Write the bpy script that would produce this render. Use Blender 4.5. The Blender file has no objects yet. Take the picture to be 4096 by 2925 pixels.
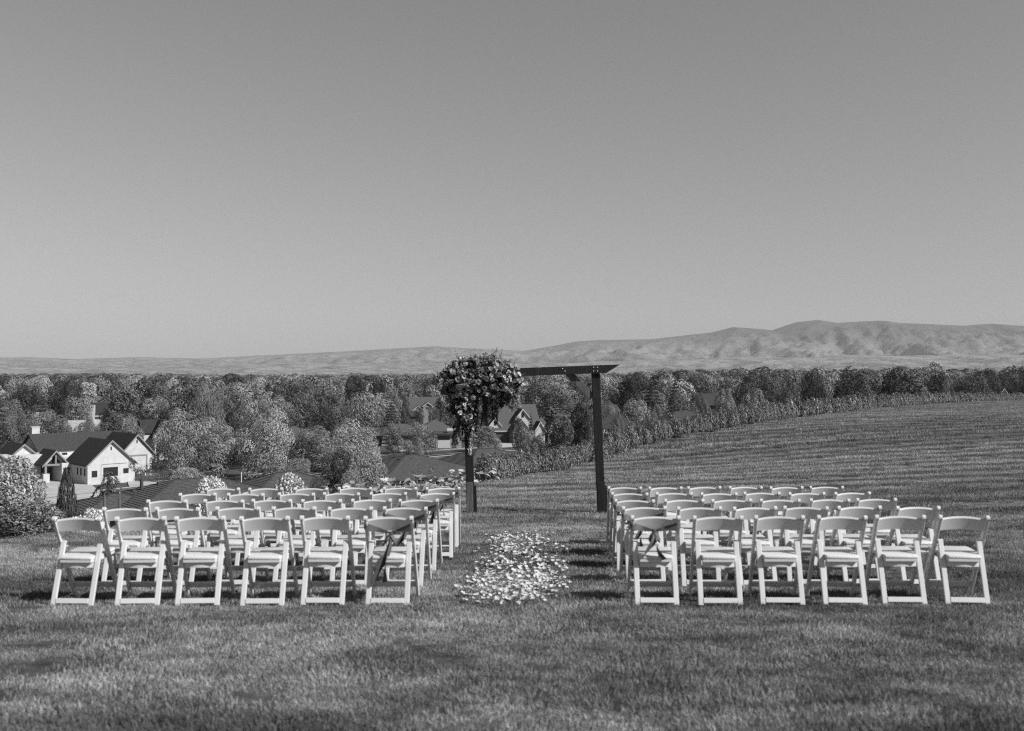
import bpy, bmesh, math, random
import numpy as np
from mathutils import Vector, Matrix
R = math.radians
random.seed(7)
rng = np.random.default_rng(7)
sc = bpy.context.scene
col = sc.collection

# ------------------------------------------------------------------ camera
F, CX, HY, CZ = 3982.0, 2048.0, 1490.0, 1.62     # focal length / principal column / horizon row in photo pixels, eye height
cd = bpy.data.cameras.new('camera'); cam = bpy.data.objects.new('camera', cd); col.objects.link(cam)
cam.location = (0, 0, CZ); cam.rotation_euler = (R(90.396), 0, 0)
cd.lens = 35.0; cd.sensor_width = 36.0; cd.clip_start = 0.05; cd.clip_end = 40000
cd.dof.use_dof = True; cd.dof.focus_distance = 40.0; cd.dof.aperture_fstop = 2.1
sc.camera = cam

# ------------------------------------------------------------------ light
SUN_EL, SUN_BACK = 38.0, 25.0        # elevation; how far behind the camera the sun stands (it shines from the right)
sdir = Vector((math.cos(R(SUN_EL))*math.cos(R(SUN_BACK)), -math.cos(R(SUN_EL))*math.sin(R(SUN_BACK)), math.sin(R(SUN_EL))))
sl = bpy.data.lights.new('sun', 'SUN'); so = bpy.data.objects.new('sun', sl); col.objects.link(so)
sl.energy = 5.0; sl.angle = R(0.53); sl.color = (1, 1, 1)
so.location = (40, -20, 60); so.rotation_euler = sdir.to_track_quat('Z', 'Y').to_euler()
w = bpy.data.worlds.new('World'); sc.world = w; w.use_nodes = True
nt = w.node_tree; nt.nodes.clear()
out = nt.nodes.new('ShaderNodeOutputWorld'); bg = nt.nodes.new('ShaderNodeBackground')
sky = nt.nodes.new('ShaderNodeTexSky'); sky.sky_type = 'NISHITA'; sky.sun_disc = False
sky.sun_elevation = R(SUN_EL); sky.sun_rotation = R(90+SUN_BACK)
sky.air_density = 1.0; sky.dust_density = 0.15; sky.ozone_density = 1.0; sky.altitude = 0
sep = nt.nodes.new('ShaderNodeSeparateColor')
nt.links.new(sky.outputs[0], sep.inputs[0])
# black-and-white film: a grey mix of the three channels
m1 = nt.nodes.new('ShaderNodeMath'); m1.operation = 'MULTIPLY'; m1.inputs[1].default_value = 0.65
m2 = nt.nodes.new('ShaderNodeMath'); m2.operation = 'MULTIPLY_ADD'; m2.inputs[1].default_value = 0.35
nt.links.new(sep.outputs[2], m1.inputs[0]); nt.links.new(sep.outputs[1], m2.inputs[0]); nt.links.new(m1.outputs[0], m2.inputs[2])
nt.links.new(m2.outputs[0], bg.inputs[0]); bg.inputs[1].default_value = 0.056
nt.links.new(bg.outputs[0], out.inputs[0])
sc.view_settings.view_transform = 'Standard'; sc.view_settings.look = 'None'
sc.view_settings.exposure = 0.22; sc.view_settings.gamma = 1.0; sc.view_settings.use_curve_mapping = False
sc.render.engine = 'CYCLES'
sc.cycles.max_bounces = 6; sc.cycles.diffuse_bounces = 2; sc.cycles.glossy_bounces = 2; sc.cycles.transmission_bounces = 3
sc.cycles.transparent_max_bounces = 8; sc.cycles.volume_bounces = 0; sc.cycles.caustics_reflective = False; sc.cycles.caustics_refractive = False
sc.cycles.use_denoising = False; sc.cycles.filter_width = 1.15

# ------------------------------------------------------------------ materials (all greys: the photograph is black and white)
def _n(nt, t, **kw):
    n = nt.nodes.new(t)
    for k, v in kw.items(): setattr(n, k, v)
    return n
def mat(name, a, rough=.7, var=.15, scale=6.0, bump=0.0, bscale=40.0, stretch=(1, 1, 1), spec=.3, coord='Object', detail=5.0):
    m = bpy.data.materials.new(name); m.use_nodes = True; nt = m.node_tree; b = nt.nodes['Principled BSDF']
    b.inputs['Roughness'].default_value = rough; b.inputs['Specular IOR Level'].default_value = spec
    tc = _n(nt, 'ShaderNodeTexCoord'); mp = _n(nt, 'ShaderNodeMapping'); mp.inputs['Scale'].default_value = stretch
    nt.links.new(tc.outputs[coord], mp.inputs[0])
    nz = _n(nt, 'ShaderNodeTexNoise'); nz.inputs['Scale'].default_value = scale; nz.inputs['Detail'].default_value = detail
    nt.links.new(mp.outputs[0], nz.inputs['Vector'])
    mr = _n(nt, 'ShaderNodeMapRange'); mr.inputs['From Min'].default_value = .3; mr.inputs['From Max'].default_value = .7
    mr.inputs['To Min'].default_value = a*(1-var); mr.inputs['To Max'].default_value = a*(1+var)
    nt.links.new(nz.outputs['Fac'], mr.inputs[0]); nt.links.new(mr.outputs[0], b.inputs['Base Color'])
    if bump:
        n2 = _n(nt, 'ShaderNodeTexNoise'); n2.inputs['Scale'].default_value = bscale; n2.inputs['Detail'].default_value = 4
        nt.links.new(mp.outputs[0], n2.inputs['Vector'])
        bp = _n(nt, 'ShaderNodeBump'); bp.inputs['Strength'].default_value = bump; bp.inputs['Distance'].default_value = .05
        nt.links.new(n2.outputs['Fac'], bp.inputs['Height']); nt.links.new(bp.outputs[0], b.inputs['Normal'])
    return m
def leafmat(name, trans=.25, gloss=0.0, mul=1.0):
    """albedo = object colour x per-leaf tone"""
    m = bpy.data.materials.new(name); m.use_nodes = True; nt = m.node_tree; nt.nodes.clear()
    o = _n(nt, 'ShaderNodeOutputMaterial'); oi = _n(nt, 'ShaderNodeObjectInfo'); at = _n(nt, 'ShaderNodeAttribute', attribute_name='tone')
    m0 = _n(nt, 'ShaderNodeVectorMath', operation='SCALE'); m0.inputs['Scale'].default_value = mul; nt.links.new(oi.outputs['Color'], m0.inputs[0])
    mu = _n(nt, 'ShaderNodeVectorMath', operation='SCALE'); nt.links.new(m0.outputs[0], mu.inputs[0]); nt.links.new(at.outputs['Fac'], mu.inputs['Scale'])
    d = _n(nt, 'ShaderNodeBsdfDiffuse'); t = _n(nt, 'ShaderNodeBsdfTranslucent'); mx = _n(nt, 'ShaderNodeMixShader'); mx.inputs[0].default_value = trans
    nt.links.new(mu.outputs[0], d.inputs[0]); nt.links.new(mu.outputs[0], t.inputs[0])
    nt.links.new(d.outputs[0], mx.inputs[1]); nt.links.new(t.outputs[0], mx.inputs[2])
    last = mx
    if gloss:
        g = _n(nt, 'ShaderNodeBsdfGlossy'); g.inputs['Roughness'].default_value = .38
        m3 = _n(nt, 'ShaderNodeMixShader'); m3.inputs[0].default_value = gloss
        nt.links.new(mx.outputs[0], m3.inputs[1]); nt.links.new(g.outputs[0], m3.inputs[2]); last = m3
    nt.links.new(last.outputs[0], o.inputs[0])
    return m
def roofmat(name, a, course=.18):
    m = mat(name, a, .85, .34, 5.0, spec=.2, detail=9); nt = m.node_tree; b = nt.nodes['Principled BSDF']
    tc = _n(nt, 'ShaderNodeTexCoord'); wv = _n(nt, 'ShaderNodeTexWave'); wv.bands_direction = 'Z'; wv.wave_profile = 'SAW'
    wv.inputs['Scale'].default_value = .314/course*.5; wv.inputs['Distortion'].default_value = .3
    nt.links.new(tc.outputs['Object'], wv.inputs[0])
    n2 = _n(nt, 'ShaderNodeTexNoise'); n2.inputs['Scale'].default_value = 9; nt.links.new(tc.outputs['Object'], n2.inputs['Vector'])
    ad = _n(nt, 'ShaderNodeMath', operation='ADD'); nt.links.new(wv.outputs['Fac'], ad.inputs[0]); nt.links.new(n2.outputs['Fac'], ad.inputs[1])
    bp = _n(nt, 'ShaderNodeBump'); bp.inputs['Strength'].default_value = .5; bp.inputs['Distance'].default_value = .03
    nt.links.new(ad.outputs[0], bp.inputs['Height']); nt.links.new(bp.outputs[0], b.inputs['Normal'])
    return m
M = dict(
    chair=mat('white_resin', .61, .38, .03, 8, spec=.4), seat=mat('white_vinyl', .61, .45, .03, 20, .15, 60),
    wood=mat('dark_stained_timber', .015, .6, .45, 3, .35, 14, (9, 9, .7), spec=.25), steel=mat('bolt_steel', .6, .35, .1, 9),
    woodlight=mat('pale_stained_timber', .10, .65, .5, 3, .35, 14, (9, 9, .7), spec=.25),
    ribbon=mat('ribbon', .085, .55, .15, 9, spec=.35), petal=mat('petal', .54, .6, .14, 30, spec=.2),
    white=mat('painted_brick', .52, .8, .10, 1.6, .25, 7), cream=mat('cream_siding', .34, .8, .12, 1.2, .2, 5), grey=mat('grey_stucco', .26, .85, .12, 1.5, .2, 6),
    dark=mat('dark_cladding', .06, .7, .2, 2), roof=roofmat('dark_shingle', .035), roofg=roofmat('grey_shingle', .050), roofm=roofmat('mid_shingle', .085),
    fascia=mat('grey_fascia', .22, .6, .1, 2), trim=mat('white_trim', .46, .6, .05, 2), frame=mat('dark_frame', .03, .4, .1, 3),
    conc=mat('pale_concrete', .40, .9, .16, .5, .1, 8), walk=mat('pavement_concrete', .36, .9, .14, .7, .1, 8), asph=mat('asphalt', .05, .9, .2, .6, .1, 20),
    bark=mat('bark', .12, .9, .4, 5, .6, 14, (1, 1, .25)), stem=mat('green_stem', .10, .8, .2, 6), mulch=mat('mulch', .03, .95, .5, 6, .8, 18),
    stone=mat('ledge_stone', .3, .9, .4, 3, .5, 9), metal=mat('pale_metal', .55, .4, .1, 5), canvas=mat('grey_canvas', .12, .8, .2, 5),
)
g = bpy.data.materials.new('window_glass'); g.use_nodes = True; b = g.node_tree.nodes['Principled BSDF']
b.inputs['Base Color'].default_value = (.03, .03, .03, 1); b.inputs['Roughness'].default_value = .06; M['glass'] = g
M['leaf'] = leafmat('tree_leaves', .10, 0, 1.35); M['gleaf'] = leafmat('glossy_leaves', .2, .03, 1.5); M['flower'] = leafmat('flower_petals', .3, 0, 1.3)
M['gblade'] = None

# ------------------------------------------------------------------ tags, meshes
def tag(o, label=None, cat=None, group=None, kind=None):
    if label: o['label'] = label
    if cat: o['category'] = cat
    if group: o['group'] = group
    if kind: o['kind'] = kind
    return o
def empty(name, loc=(0, 0, 0), rz=0.0, label=None, cat=None, group=None):
    o = bpy.data.objects.new(name, None); col.objects.link(o); o.location = loc; o.rotation_euler = (0, 0, rz); o.empty_display_size = .2
    return tag(o, label, cat, group)
def link(name, me, parent=None, loc=None, rot=None, scale=None, color=None):
    o = bpy.data.objects.new(name, me); col.objects.link(o)
    if parent: o.parent = parent
    if loc is not None: o.location = loc
    if rot is not None: o.rotation_euler = rot
    if scale is not None: o.scale = scale if hasattr(scale, '__len__') else (scale,)*3
    if color is not None: o.color = (color, color, color, 1)
    return o
def npmesh(name, V, Q, m, tone=None, smooth=False):
    """mesh from numpy: V (n,3), Q (k,3 or 4)"""
    V = np.asarray(V, np.float32); Q = np.asarray(Q, np.int32); k = Q.shape[1]
    me = bpy.data.meshes.new(name); me.vertices.add(len(V)); me.vertices.foreach_set('co', V.ravel())
    me.loops.add(Q.size); me.loops.foreach_set('vertex_index', Q.ravel())
    me.polygons.add(len(Q)); me.polygons.foreach_set('loop_start', np.arange(len(Q), dtype=np.int32)*k)
    me.update(calc_edges=True)
    if smooth: me.polygons.foreach_set('use_smooth', np.ones(len(Q), bool))
    if m: me.materials.append(m)
    if tone is not None:
        a = me.attributes.new('tone', 'FLOAT', 'FACE'); a.data.foreach_set('value', np.asarray(tone, np.float32))
    return me
class MB:
    def __init__(s): s.bm = bmesh.new()
    def box(s, a, b, bev=0.0, rot=None, piv=None):
        """axis-aligned box between corners a and b, optionally bevelled and turned by a matrix about piv"""
        a = Vector(a); b = Vector(b); c = (a+b)/2; d = b-a
        r = bmesh.ops.create_cube(s.bm, size=1.0); vs = r['verts']
        for v in vs: v.co = Vector((v.co.x*d.x, v.co.y*d.y, v.co.z*d.z))+c
        if bev:
            es = {e for v in vs for e in v.link_edges}
            rr = bmesh.ops.bevel(s.bm, geom=list(es), offset=bev, segments=2, affect='EDGES', profile=.5)
            vs = list({v for f in rr['faces'] for v in f.verts} | {v for v in vs if v.is_valid})
        if rot is not None:
            p = Vector(piv) if piv is not None else c
            for v in vs: v.co = rot @ (v.co-p)+p
        return s
    def bar(s, p, q, wx, wd, bev=0.0, up=(1, 0, 0), taper=1.0):
        """straight bar from p to q; wx across along `up`, wd the other way"""
        p = Vector(p); q = Vector(q); L = (q-p).length; z = (q-p).normalized(); x = Vector(up); x = (x-z*x.dot(z)).normalized(); y = z.cross(x)
        m = Matrix((x, y, z)).transposed()
        r = bmesh.ops.create_cube(s.bm, size=1.0); vs = r['verts']
        for v in vs:
            t = taper if v.co.z > 0 else 1.0
            v.co = Vector((v.co.x*wx*t, v.co.y*wd*t, v.co.z*L))
        if bev:
            es = {e for v in vs for e in v.link_edges}
            rr = bmesh.ops.bevel(s.bm, geom=list(es), offset=bev, segments=2, affect='EDGES', profile=.5)
            vs = list({v for f in rr['faces'] for v in f.verts} | {v for v in vs if v.is_valid})
        for v in vs: v.co = m @ v.co+(p+q)/2
        return s
    def tube(s, pts, rads, n=6):
        pts = [Vector(p) for p in pts]; rings = []
        for i, p in enumerate(pts):
            d = (pts[min(i+1, len(pts)-1)]-pts[max(i-1, 0)]).normalized(); x = d.orthogonal().normalized(); y = d.cross(x)
            rings.append([s.bm.verts.new(p+(x*math.cos(2*math.pi*k/n)+y*math.sin(2*math.pi*k/n))*rads[i]) for k in range(n)])
        for a, b in zip(rings, rings[1:]):
            for k in range(n): s.bm.faces.new((a[k], a[(k+1) % n], b[(k+1) % n], b[k]))
        s.bm.faces.new(rings[0][::-1]); s.bm.faces.new(rings[-1])
        return s
    def poly(s, pts): s.bm.faces.new([s.bm.verts.new(p) for p in pts]); return s
    def prism(s, pts, d):
        """closed solid: polygon pts swept by vector d"""
        d = Vector(d); a = [s.bm.verts.new(Vector(p)) for p in pts]; b = [s.bm.verts.new(Vector(p)+d) for p in pts]; n = len(a)
        s.bm.faces.new(a); s.bm.faces.new(b[::-1])
        for i in range(n): s.bm.faces.new((a[i], b[i], b[(i+1) % n], a[(i+1) % n]))
        return s
    def strip(s, pts, halfs):
        a = [s.bm.verts.new(Vector(p)+Vector(h)) for p, h in zip(pts, halfs)]; b = [s.bm.verts.new(Vector(p)-Vector(h)) for p, h in zip(pts, halfs)]
        for i in range(len(a)-1): s.bm.faces.new((a[i], a[i+1], b[i+1], b[i]))
        return s
    def mesh(s, name, m, smooth=False):
        me = bpy.data.meshes.new(name); bmesh.ops.recalc_face_normals(s.bm, faces=s.bm.faces[:]); s.bm.to_mesh(me); s.bm.free()
        if m: me.materials.append(m)
        if smooth:
            me.polygons.foreach_set('use_smooth', [True]*len(me.polygons))
        return me
    def build(s, name, m, parent=None, smooth=False, **kw): return link(name, s.mesh(name, m, smooth), parent, **kw)
def copy_tree(o, parent=None):
    c = o.copy(); col.objects.link(c)
    if parent: c.parent = parent
    for ch in list(o.children): copy_tree(ch, c)
    return c

# ------------------------------------------------------------------ terrain
def P(px, py, d): return Vector(((px-CX)/F*d, d, CZ-(py-HY)/F*d))
EDGE = np.array([(-200, -60, -6), (-60, -8, -2.6), (-25, 8.5, -2.35), (-12, 13, -2.35), (-7.5, 14.6, -2.39), (-4.6, 16.8, -2.5), (-2.9, 21, -2.74), (-1.2, 25, -2.96), (-.7, 29, -3.19),
    (-.36, 30, -3.25), (1.4, 37, -3.74), (3.8, 43, -3.8), (8, 49, -3.26), (14.7, 57, -2.86), (33, 90, -3.3), (55, 125, -3.89), (87, 170, -4.82), (124, 220, -5.86),
    (200, 300, -7.5), (330, 420, -10), (700, 560, -13)], float)
CTRL = [tuple(e) for e in EDGE[2:18]]
for d, zl, zr in ((8.9, -2.08, -2.067), (9.95, -2.132, -2.128), (11.05, -2.211, -2.184), (12.07, -2.257, -2.231), (13.0, -2.292, -2.275)):
    CTRL += [(-.35*d, d, zl), (-.1*d, d, (zl+zr)/2), (.1*d, d, (zl+zr)/2), (.4*d, d, zr)]
CTRL += [(-1, 17.6, -2.515), (1.6, 17.9, -2.53), (0, 0, -1.62), (-8, 0, -1.65), (8, 0, -1.58), (0, 4.5, -1.845), (5, 4.5, -1.83), (-5, 4.5, -1.86), (0, -15, -1.2), (-30, -15, -1.6), (30, -15, -.9),
    (10, 20, -2.42), (20, 40, -2.65), (45, 88, -3.2), (12, 9, -1.98), (-12, 9, -2.15), (60, 0, -1.0), (110, 60, -2.6), (200, 120, -4), (260, 240, -6), (-40, 0, -2.0), (-80, -60, -2), (200, -80, 0)]
CTRL = np.array(CTRL, float)
def _phi(r2): return .5*r2*np.log(r2+1e-9)
def _tps(C):
    X = C[:, :2]/30; n = len(X)
    K = _phi(((X[:, None]-X[None])**2).sum(-1))+np.eye(n)*2e-3
    Pm = np.c_[np.ones(n), X]; A = np.block([[K, Pm], [Pm.T, np.zeros((3, 3))]])
    return X, np.linalg.solve(A, np.r_[C[:, 2], 0, 0, 0])
TX, TW = _tps(CTRL)
def lawn_z(x, y):
    q = np.c_[x, y]/30
    o = np.empty(len(q))
    for i in range(0, len(q), 20000):
        b = q[i:i+20000]; o[i:i+20000] = _phi(((b[:, None]-TX[None])**2).sum(-1)) @ TW[:-3]+TW[-3]+b @ TW[-2:]
    return o
POLY = np.r_[EDGE[:, :2], [(9000, 560), (9000, -9000), (-9000, -9000), (-9000, -60)]]
VAL = -17.0
def terrain(x, y):
    """height above datum and signed distance to the lawn edge (positive on the lawn)"""
    x = np.atleast_1d(np.asarray(x, float)).ravel(); y = np.atleast_1d(np.asarray(y, float)).ravel()
    ins = np.zeros(len(x), bool); n = len(POLY)
    for i in range(n):
        (x0, y0), (x1, y1) = POLY[i], POLY[(i+1) % n]
        c = ((y0 > y) != (y1 > y)); xi = x0+(y-y0)*(x1-x0)/((y1-y0) if y1 != y0 else 1e-9)
        ins ^= c & (x < xi)
    best = np.full(len(x), 1e9); ez = np.zeros(len(x))
    for a, b in zip(EDGE[:-1], EDGE[1:]):
        dx, dy = b[0]-a[0], b[1]-a[1]; t = np.clip(((x-a[0])*dx+(y-a[1])*dy)/(dx*dx+dy*dy), 0, 1)
        d = np.hypot(x-a[0]-t*dx, y-a[1]-t*dy); k = d < best; best[k] = d[k]; ez[k] = a[2]+t[k]*(b[2]-a[2])
    zl = np.clip(lawn_z(np.clip(x, -60, 300), np.clip(y, -60, 450)), -14, 1.5)
    s = np.clip(best/110, 0, 1); zo = ez-(ez-VAL)*(1-(1-s)**2.4)
    zo = zo+np.where(best > 110, .25*np.sin(x/37)*np.cos(y/29), 0)*np.clip((best-110)/60, 0, 1)
    # on the lawn side blend so the sheet is continuous across the edge
    k = np.clip(best/3, 0, 1); zi = zl*k+ez*(1-k)
    return np.where(ins, zi, zo)+CZ, np.where(ins, best, -best)
def H(x, y): return float(terrain([x], [y])[0][0])
def ground_px(px, py, d0=3.0, d1=3000.0):
    """where the sight line through a photo pixel meets the ground"""
    d = np.geomspace(d0, d1, 700); x = (px-CX)/F*d; z = CZ-(py-HY)/F*d; h = terrain(x, d)[0]
    k = np.argmax(z < h); k = max(k, 1); t0, t1 = z[k-1]-h[k-1], z[k]-h[k]
    f = t0/(t0-t1) if t0 != t1 else 0; dd = d[k-1]+f*(d[k]-d[k-1])
    return Vector(((px-CX)/F*dd, dd, H((px-CX)/F*dd, dd)))
def axis(*segs):
    o = []
    for a, b, st in segs: o += list(np.arange(a, b, st))
    return np.array(o+[segs[-1][1]])
gx = np.r_[-np.geomspace(9000, 220, 22), axis((-200, -30, 6), (-30, 30, .7), (30, 70, 1.6), (70, 260, 5)), np.geomspace(290, 9000, 22)]
gy = np.r_[-np.geomspace(600, 20, 8), axis((-10, 62, .7), (62, 140, 2), (140, 320, 4)), np.geomspace(340, 12000, 40)]
GX, GY = np.meshgrid(gx, gy); gz, ged = terrain(GX.ravel(), GY.ravel())
nx, ny = len(gx), len(gy); idx = np.arange(nx*ny).reshape(ny, nx)
Q = np.stack([idx[:-1, :-1], idx[:-1, 1:], idx[1:, 1:], idx[1:, :-1]], -1).reshape(-1, 4)

def lawn_tone(nt, pos):
    """grey value of mown grass at a place: soft drifting patches plus mowing stripes across the slope, the light on leaning blades put into the colour"""
    sx = _n(nt, 'ShaderNodeSeparateXYZ'); nt.links.new(pos, sx.inputs[0])
    mp = _n(nt, 'ShaderNodeMapping'); mp.inputs['Scale'].default_value = (.55, 1.25, 1); mp.inputs['Rotation'].default_value = (0, 0, R(-8)); nt.links.new(pos, mp.inputs[0])
    n1 = _n(nt, 'ShaderNodeTexNoise'); n1.inputs['Scale'].default_value = .85; n1.inputs['Detail'].default_value = 6; n1.inputs['Roughness'].default_value = .62; n1.inputs['Distortion'].default_value = .6  # patches: shading of the grass nap painted as colour
    nt.links.new(mp.outputs[0], n1.inputs['Vector'])
    r1 = _n(nt, 'ShaderNodeMapRange'); r1.inputs['From Min'].default_value = .38; r1.inputs['From Max'].default_value = .60; r1.inputs['To Min'].default_value = .44; r1.inputs['To Max'].default_value = 1.22
    nt.links.new(n1.outputs['Fac'], r1.inputs[0])
    mp3 = _n(nt, 'ShaderNodeMapping'); mp3.inputs['Scale'].default_value = (.7, 1.2, 1); nt.links.new(pos, mp3.inputs[0])
    n5 = _n(nt, 'ShaderNodeTexNoise'); n5.inputs['Scale'].default_value = 4.2; n5.inputs['Detail'].default_value = 4; n5.inputs['Roughness'].default_value = .6; nt.links.new(mp3.outputs[0], n5.inputs['Vector'])
    r5 = _n(nt, 'ShaderNodeMapRange'); r5.inputs['From Min'].default_value = .34; r5.inputs['From Max'].default_value = .62; r5.inputs['To Min'].default_value = .66; r5.inputs['To Max'].default_value = 1.15; nt.links.new(n5.outputs['Fac'], r5.inputs[0])
    q5 = _n(nt, 'ShaderNodeMath', operation='MULTIPLY'); nt.links.new(r1.outputs[0], q5.inputs[0]); nt.links.new(r5.outputs[0], q5.inputs[1]); r1 = q5
    # mowing stripes: light on blades leaning either way, put into the colour
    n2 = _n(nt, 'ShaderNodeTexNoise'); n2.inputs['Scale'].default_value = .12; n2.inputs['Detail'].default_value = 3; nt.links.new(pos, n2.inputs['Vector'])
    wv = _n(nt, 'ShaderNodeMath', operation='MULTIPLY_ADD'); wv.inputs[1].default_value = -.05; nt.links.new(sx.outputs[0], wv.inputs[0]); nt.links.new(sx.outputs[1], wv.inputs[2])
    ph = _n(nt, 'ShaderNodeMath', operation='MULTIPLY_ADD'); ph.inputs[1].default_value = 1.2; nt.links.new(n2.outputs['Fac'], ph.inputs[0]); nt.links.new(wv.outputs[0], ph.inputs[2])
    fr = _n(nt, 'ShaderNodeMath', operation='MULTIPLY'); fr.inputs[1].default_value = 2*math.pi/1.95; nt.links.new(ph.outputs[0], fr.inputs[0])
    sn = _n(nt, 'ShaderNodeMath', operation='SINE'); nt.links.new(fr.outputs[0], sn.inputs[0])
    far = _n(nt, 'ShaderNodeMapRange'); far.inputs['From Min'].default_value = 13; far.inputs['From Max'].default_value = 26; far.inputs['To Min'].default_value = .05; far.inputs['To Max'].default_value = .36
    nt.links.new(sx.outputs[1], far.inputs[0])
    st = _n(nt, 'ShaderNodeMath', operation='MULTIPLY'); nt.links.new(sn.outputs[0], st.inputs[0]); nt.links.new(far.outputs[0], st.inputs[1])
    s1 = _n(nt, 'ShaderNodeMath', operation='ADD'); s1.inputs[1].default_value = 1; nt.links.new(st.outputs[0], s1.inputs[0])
    # farther out the patches fade and broad bands take over, shading of the rolling slope put into the colour
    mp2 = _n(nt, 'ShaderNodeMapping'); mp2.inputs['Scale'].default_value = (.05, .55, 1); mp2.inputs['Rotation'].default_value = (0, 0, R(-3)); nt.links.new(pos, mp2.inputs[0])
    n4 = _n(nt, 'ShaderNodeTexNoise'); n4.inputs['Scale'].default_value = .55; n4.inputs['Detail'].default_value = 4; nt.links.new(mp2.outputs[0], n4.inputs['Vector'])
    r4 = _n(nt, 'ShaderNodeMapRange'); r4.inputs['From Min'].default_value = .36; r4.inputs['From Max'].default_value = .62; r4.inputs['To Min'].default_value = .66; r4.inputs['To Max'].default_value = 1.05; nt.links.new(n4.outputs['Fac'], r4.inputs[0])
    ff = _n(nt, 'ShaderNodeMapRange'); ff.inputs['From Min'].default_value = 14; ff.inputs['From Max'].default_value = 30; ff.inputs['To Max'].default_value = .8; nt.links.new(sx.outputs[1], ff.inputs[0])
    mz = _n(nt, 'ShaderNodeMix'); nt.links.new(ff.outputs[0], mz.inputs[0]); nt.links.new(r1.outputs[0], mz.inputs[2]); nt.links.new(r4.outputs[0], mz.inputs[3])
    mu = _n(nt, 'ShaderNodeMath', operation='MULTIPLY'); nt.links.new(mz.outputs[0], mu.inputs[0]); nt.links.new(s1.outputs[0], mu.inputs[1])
    return mu.outputs[0]
gm = bpy.data.materials.new('ground'); gm.use_nodes = True; nt = gm.node_tree; bs = nt.nodes['Principled BSDF']
bs.inputs['Roughness'].default_value = .9; bs.inputs['Specular IOR Level'].default_value = .15
ge = _n(nt, 'ShaderNodeNewGeometry'); pos = ge.outputs['Position']
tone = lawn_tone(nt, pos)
fine = _n(nt, 'ShaderNodeTexNoise'); fine.inputs['Scale'].default_value = 9; fine.inputs['Detail'].default_value = 6; nt.links.new(pos, fine.inputs['Vector'])
fr_ = _n(nt, 'ShaderNodeMapRange'); fr_.inputs['From Min'].default_value = .3; fr_.inputs['From Max'].default_value = .7; fr_.inputs['To Min'].default_value = .09; fr_.inputs['To Max'].default_value = .19; nt.links.new(fine.outputs['Fac'], fr_.inputs[0])
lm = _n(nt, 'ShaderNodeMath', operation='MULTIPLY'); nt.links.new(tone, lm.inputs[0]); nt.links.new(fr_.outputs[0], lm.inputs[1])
n3 = _n(nt, 'ShaderNodeTexNoise'); n3.inputs['Scale'].default_value = .05; n3.inputs['Detail'].default_value = 8; nt.links.new(pos, n3.inputs['Vector'])
r3 = _n(nt, 'ShaderNodeMapRange'); r3.inputs['From Min'].default_value = .35; r3.inputs['From Max'].default_value = .65; r3.inputs['To Min'].default_value = .05; r3.inputs['To Max'].default_value = .11; nt.links.new(n3.outputs['Fac'], r3.inputs[0])
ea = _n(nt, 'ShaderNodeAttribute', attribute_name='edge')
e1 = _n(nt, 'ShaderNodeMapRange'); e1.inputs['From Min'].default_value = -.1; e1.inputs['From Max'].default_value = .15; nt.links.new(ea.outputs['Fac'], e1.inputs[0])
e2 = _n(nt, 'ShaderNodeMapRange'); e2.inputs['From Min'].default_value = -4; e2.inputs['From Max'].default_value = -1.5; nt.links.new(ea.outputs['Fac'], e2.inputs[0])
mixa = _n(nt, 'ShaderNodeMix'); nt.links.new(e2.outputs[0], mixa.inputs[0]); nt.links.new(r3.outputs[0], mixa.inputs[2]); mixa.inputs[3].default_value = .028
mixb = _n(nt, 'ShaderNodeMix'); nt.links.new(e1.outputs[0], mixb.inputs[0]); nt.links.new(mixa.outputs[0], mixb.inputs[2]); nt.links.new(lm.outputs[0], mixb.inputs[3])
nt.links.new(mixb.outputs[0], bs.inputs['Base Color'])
nb = _n(nt, 'ShaderNodeTexNoise'); nb.inputs['Scale'].default_value = 3.5; nb.inputs['Detail'].default_value = 9; nb.inputs['Roughness'].default_value = .7; nt.links.new(pos, nb.inputs['Vector'])
bp = _n(nt, 'ShaderNodeBump'); bp.inputs['Strength'].default_value = .9; bp.inputs['Distance'].default_value = .25; nt.links.new(nb.outputs['Fac'], bp.inputs['Height']); nt.links.new(bp.outputs[0], bs.inputs['Normal'])
gme = npmesh('ground', np.c_[GX.ravel(), GY.ravel(), gz], Q, gm, smooth=True)
a = gme.attributes.new('edge', 'FLOAT', 'POINT'); a.data.foreach_set('value', ged.astype(np.float32))
tag(link('ground', gme), kind='structure')

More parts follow.
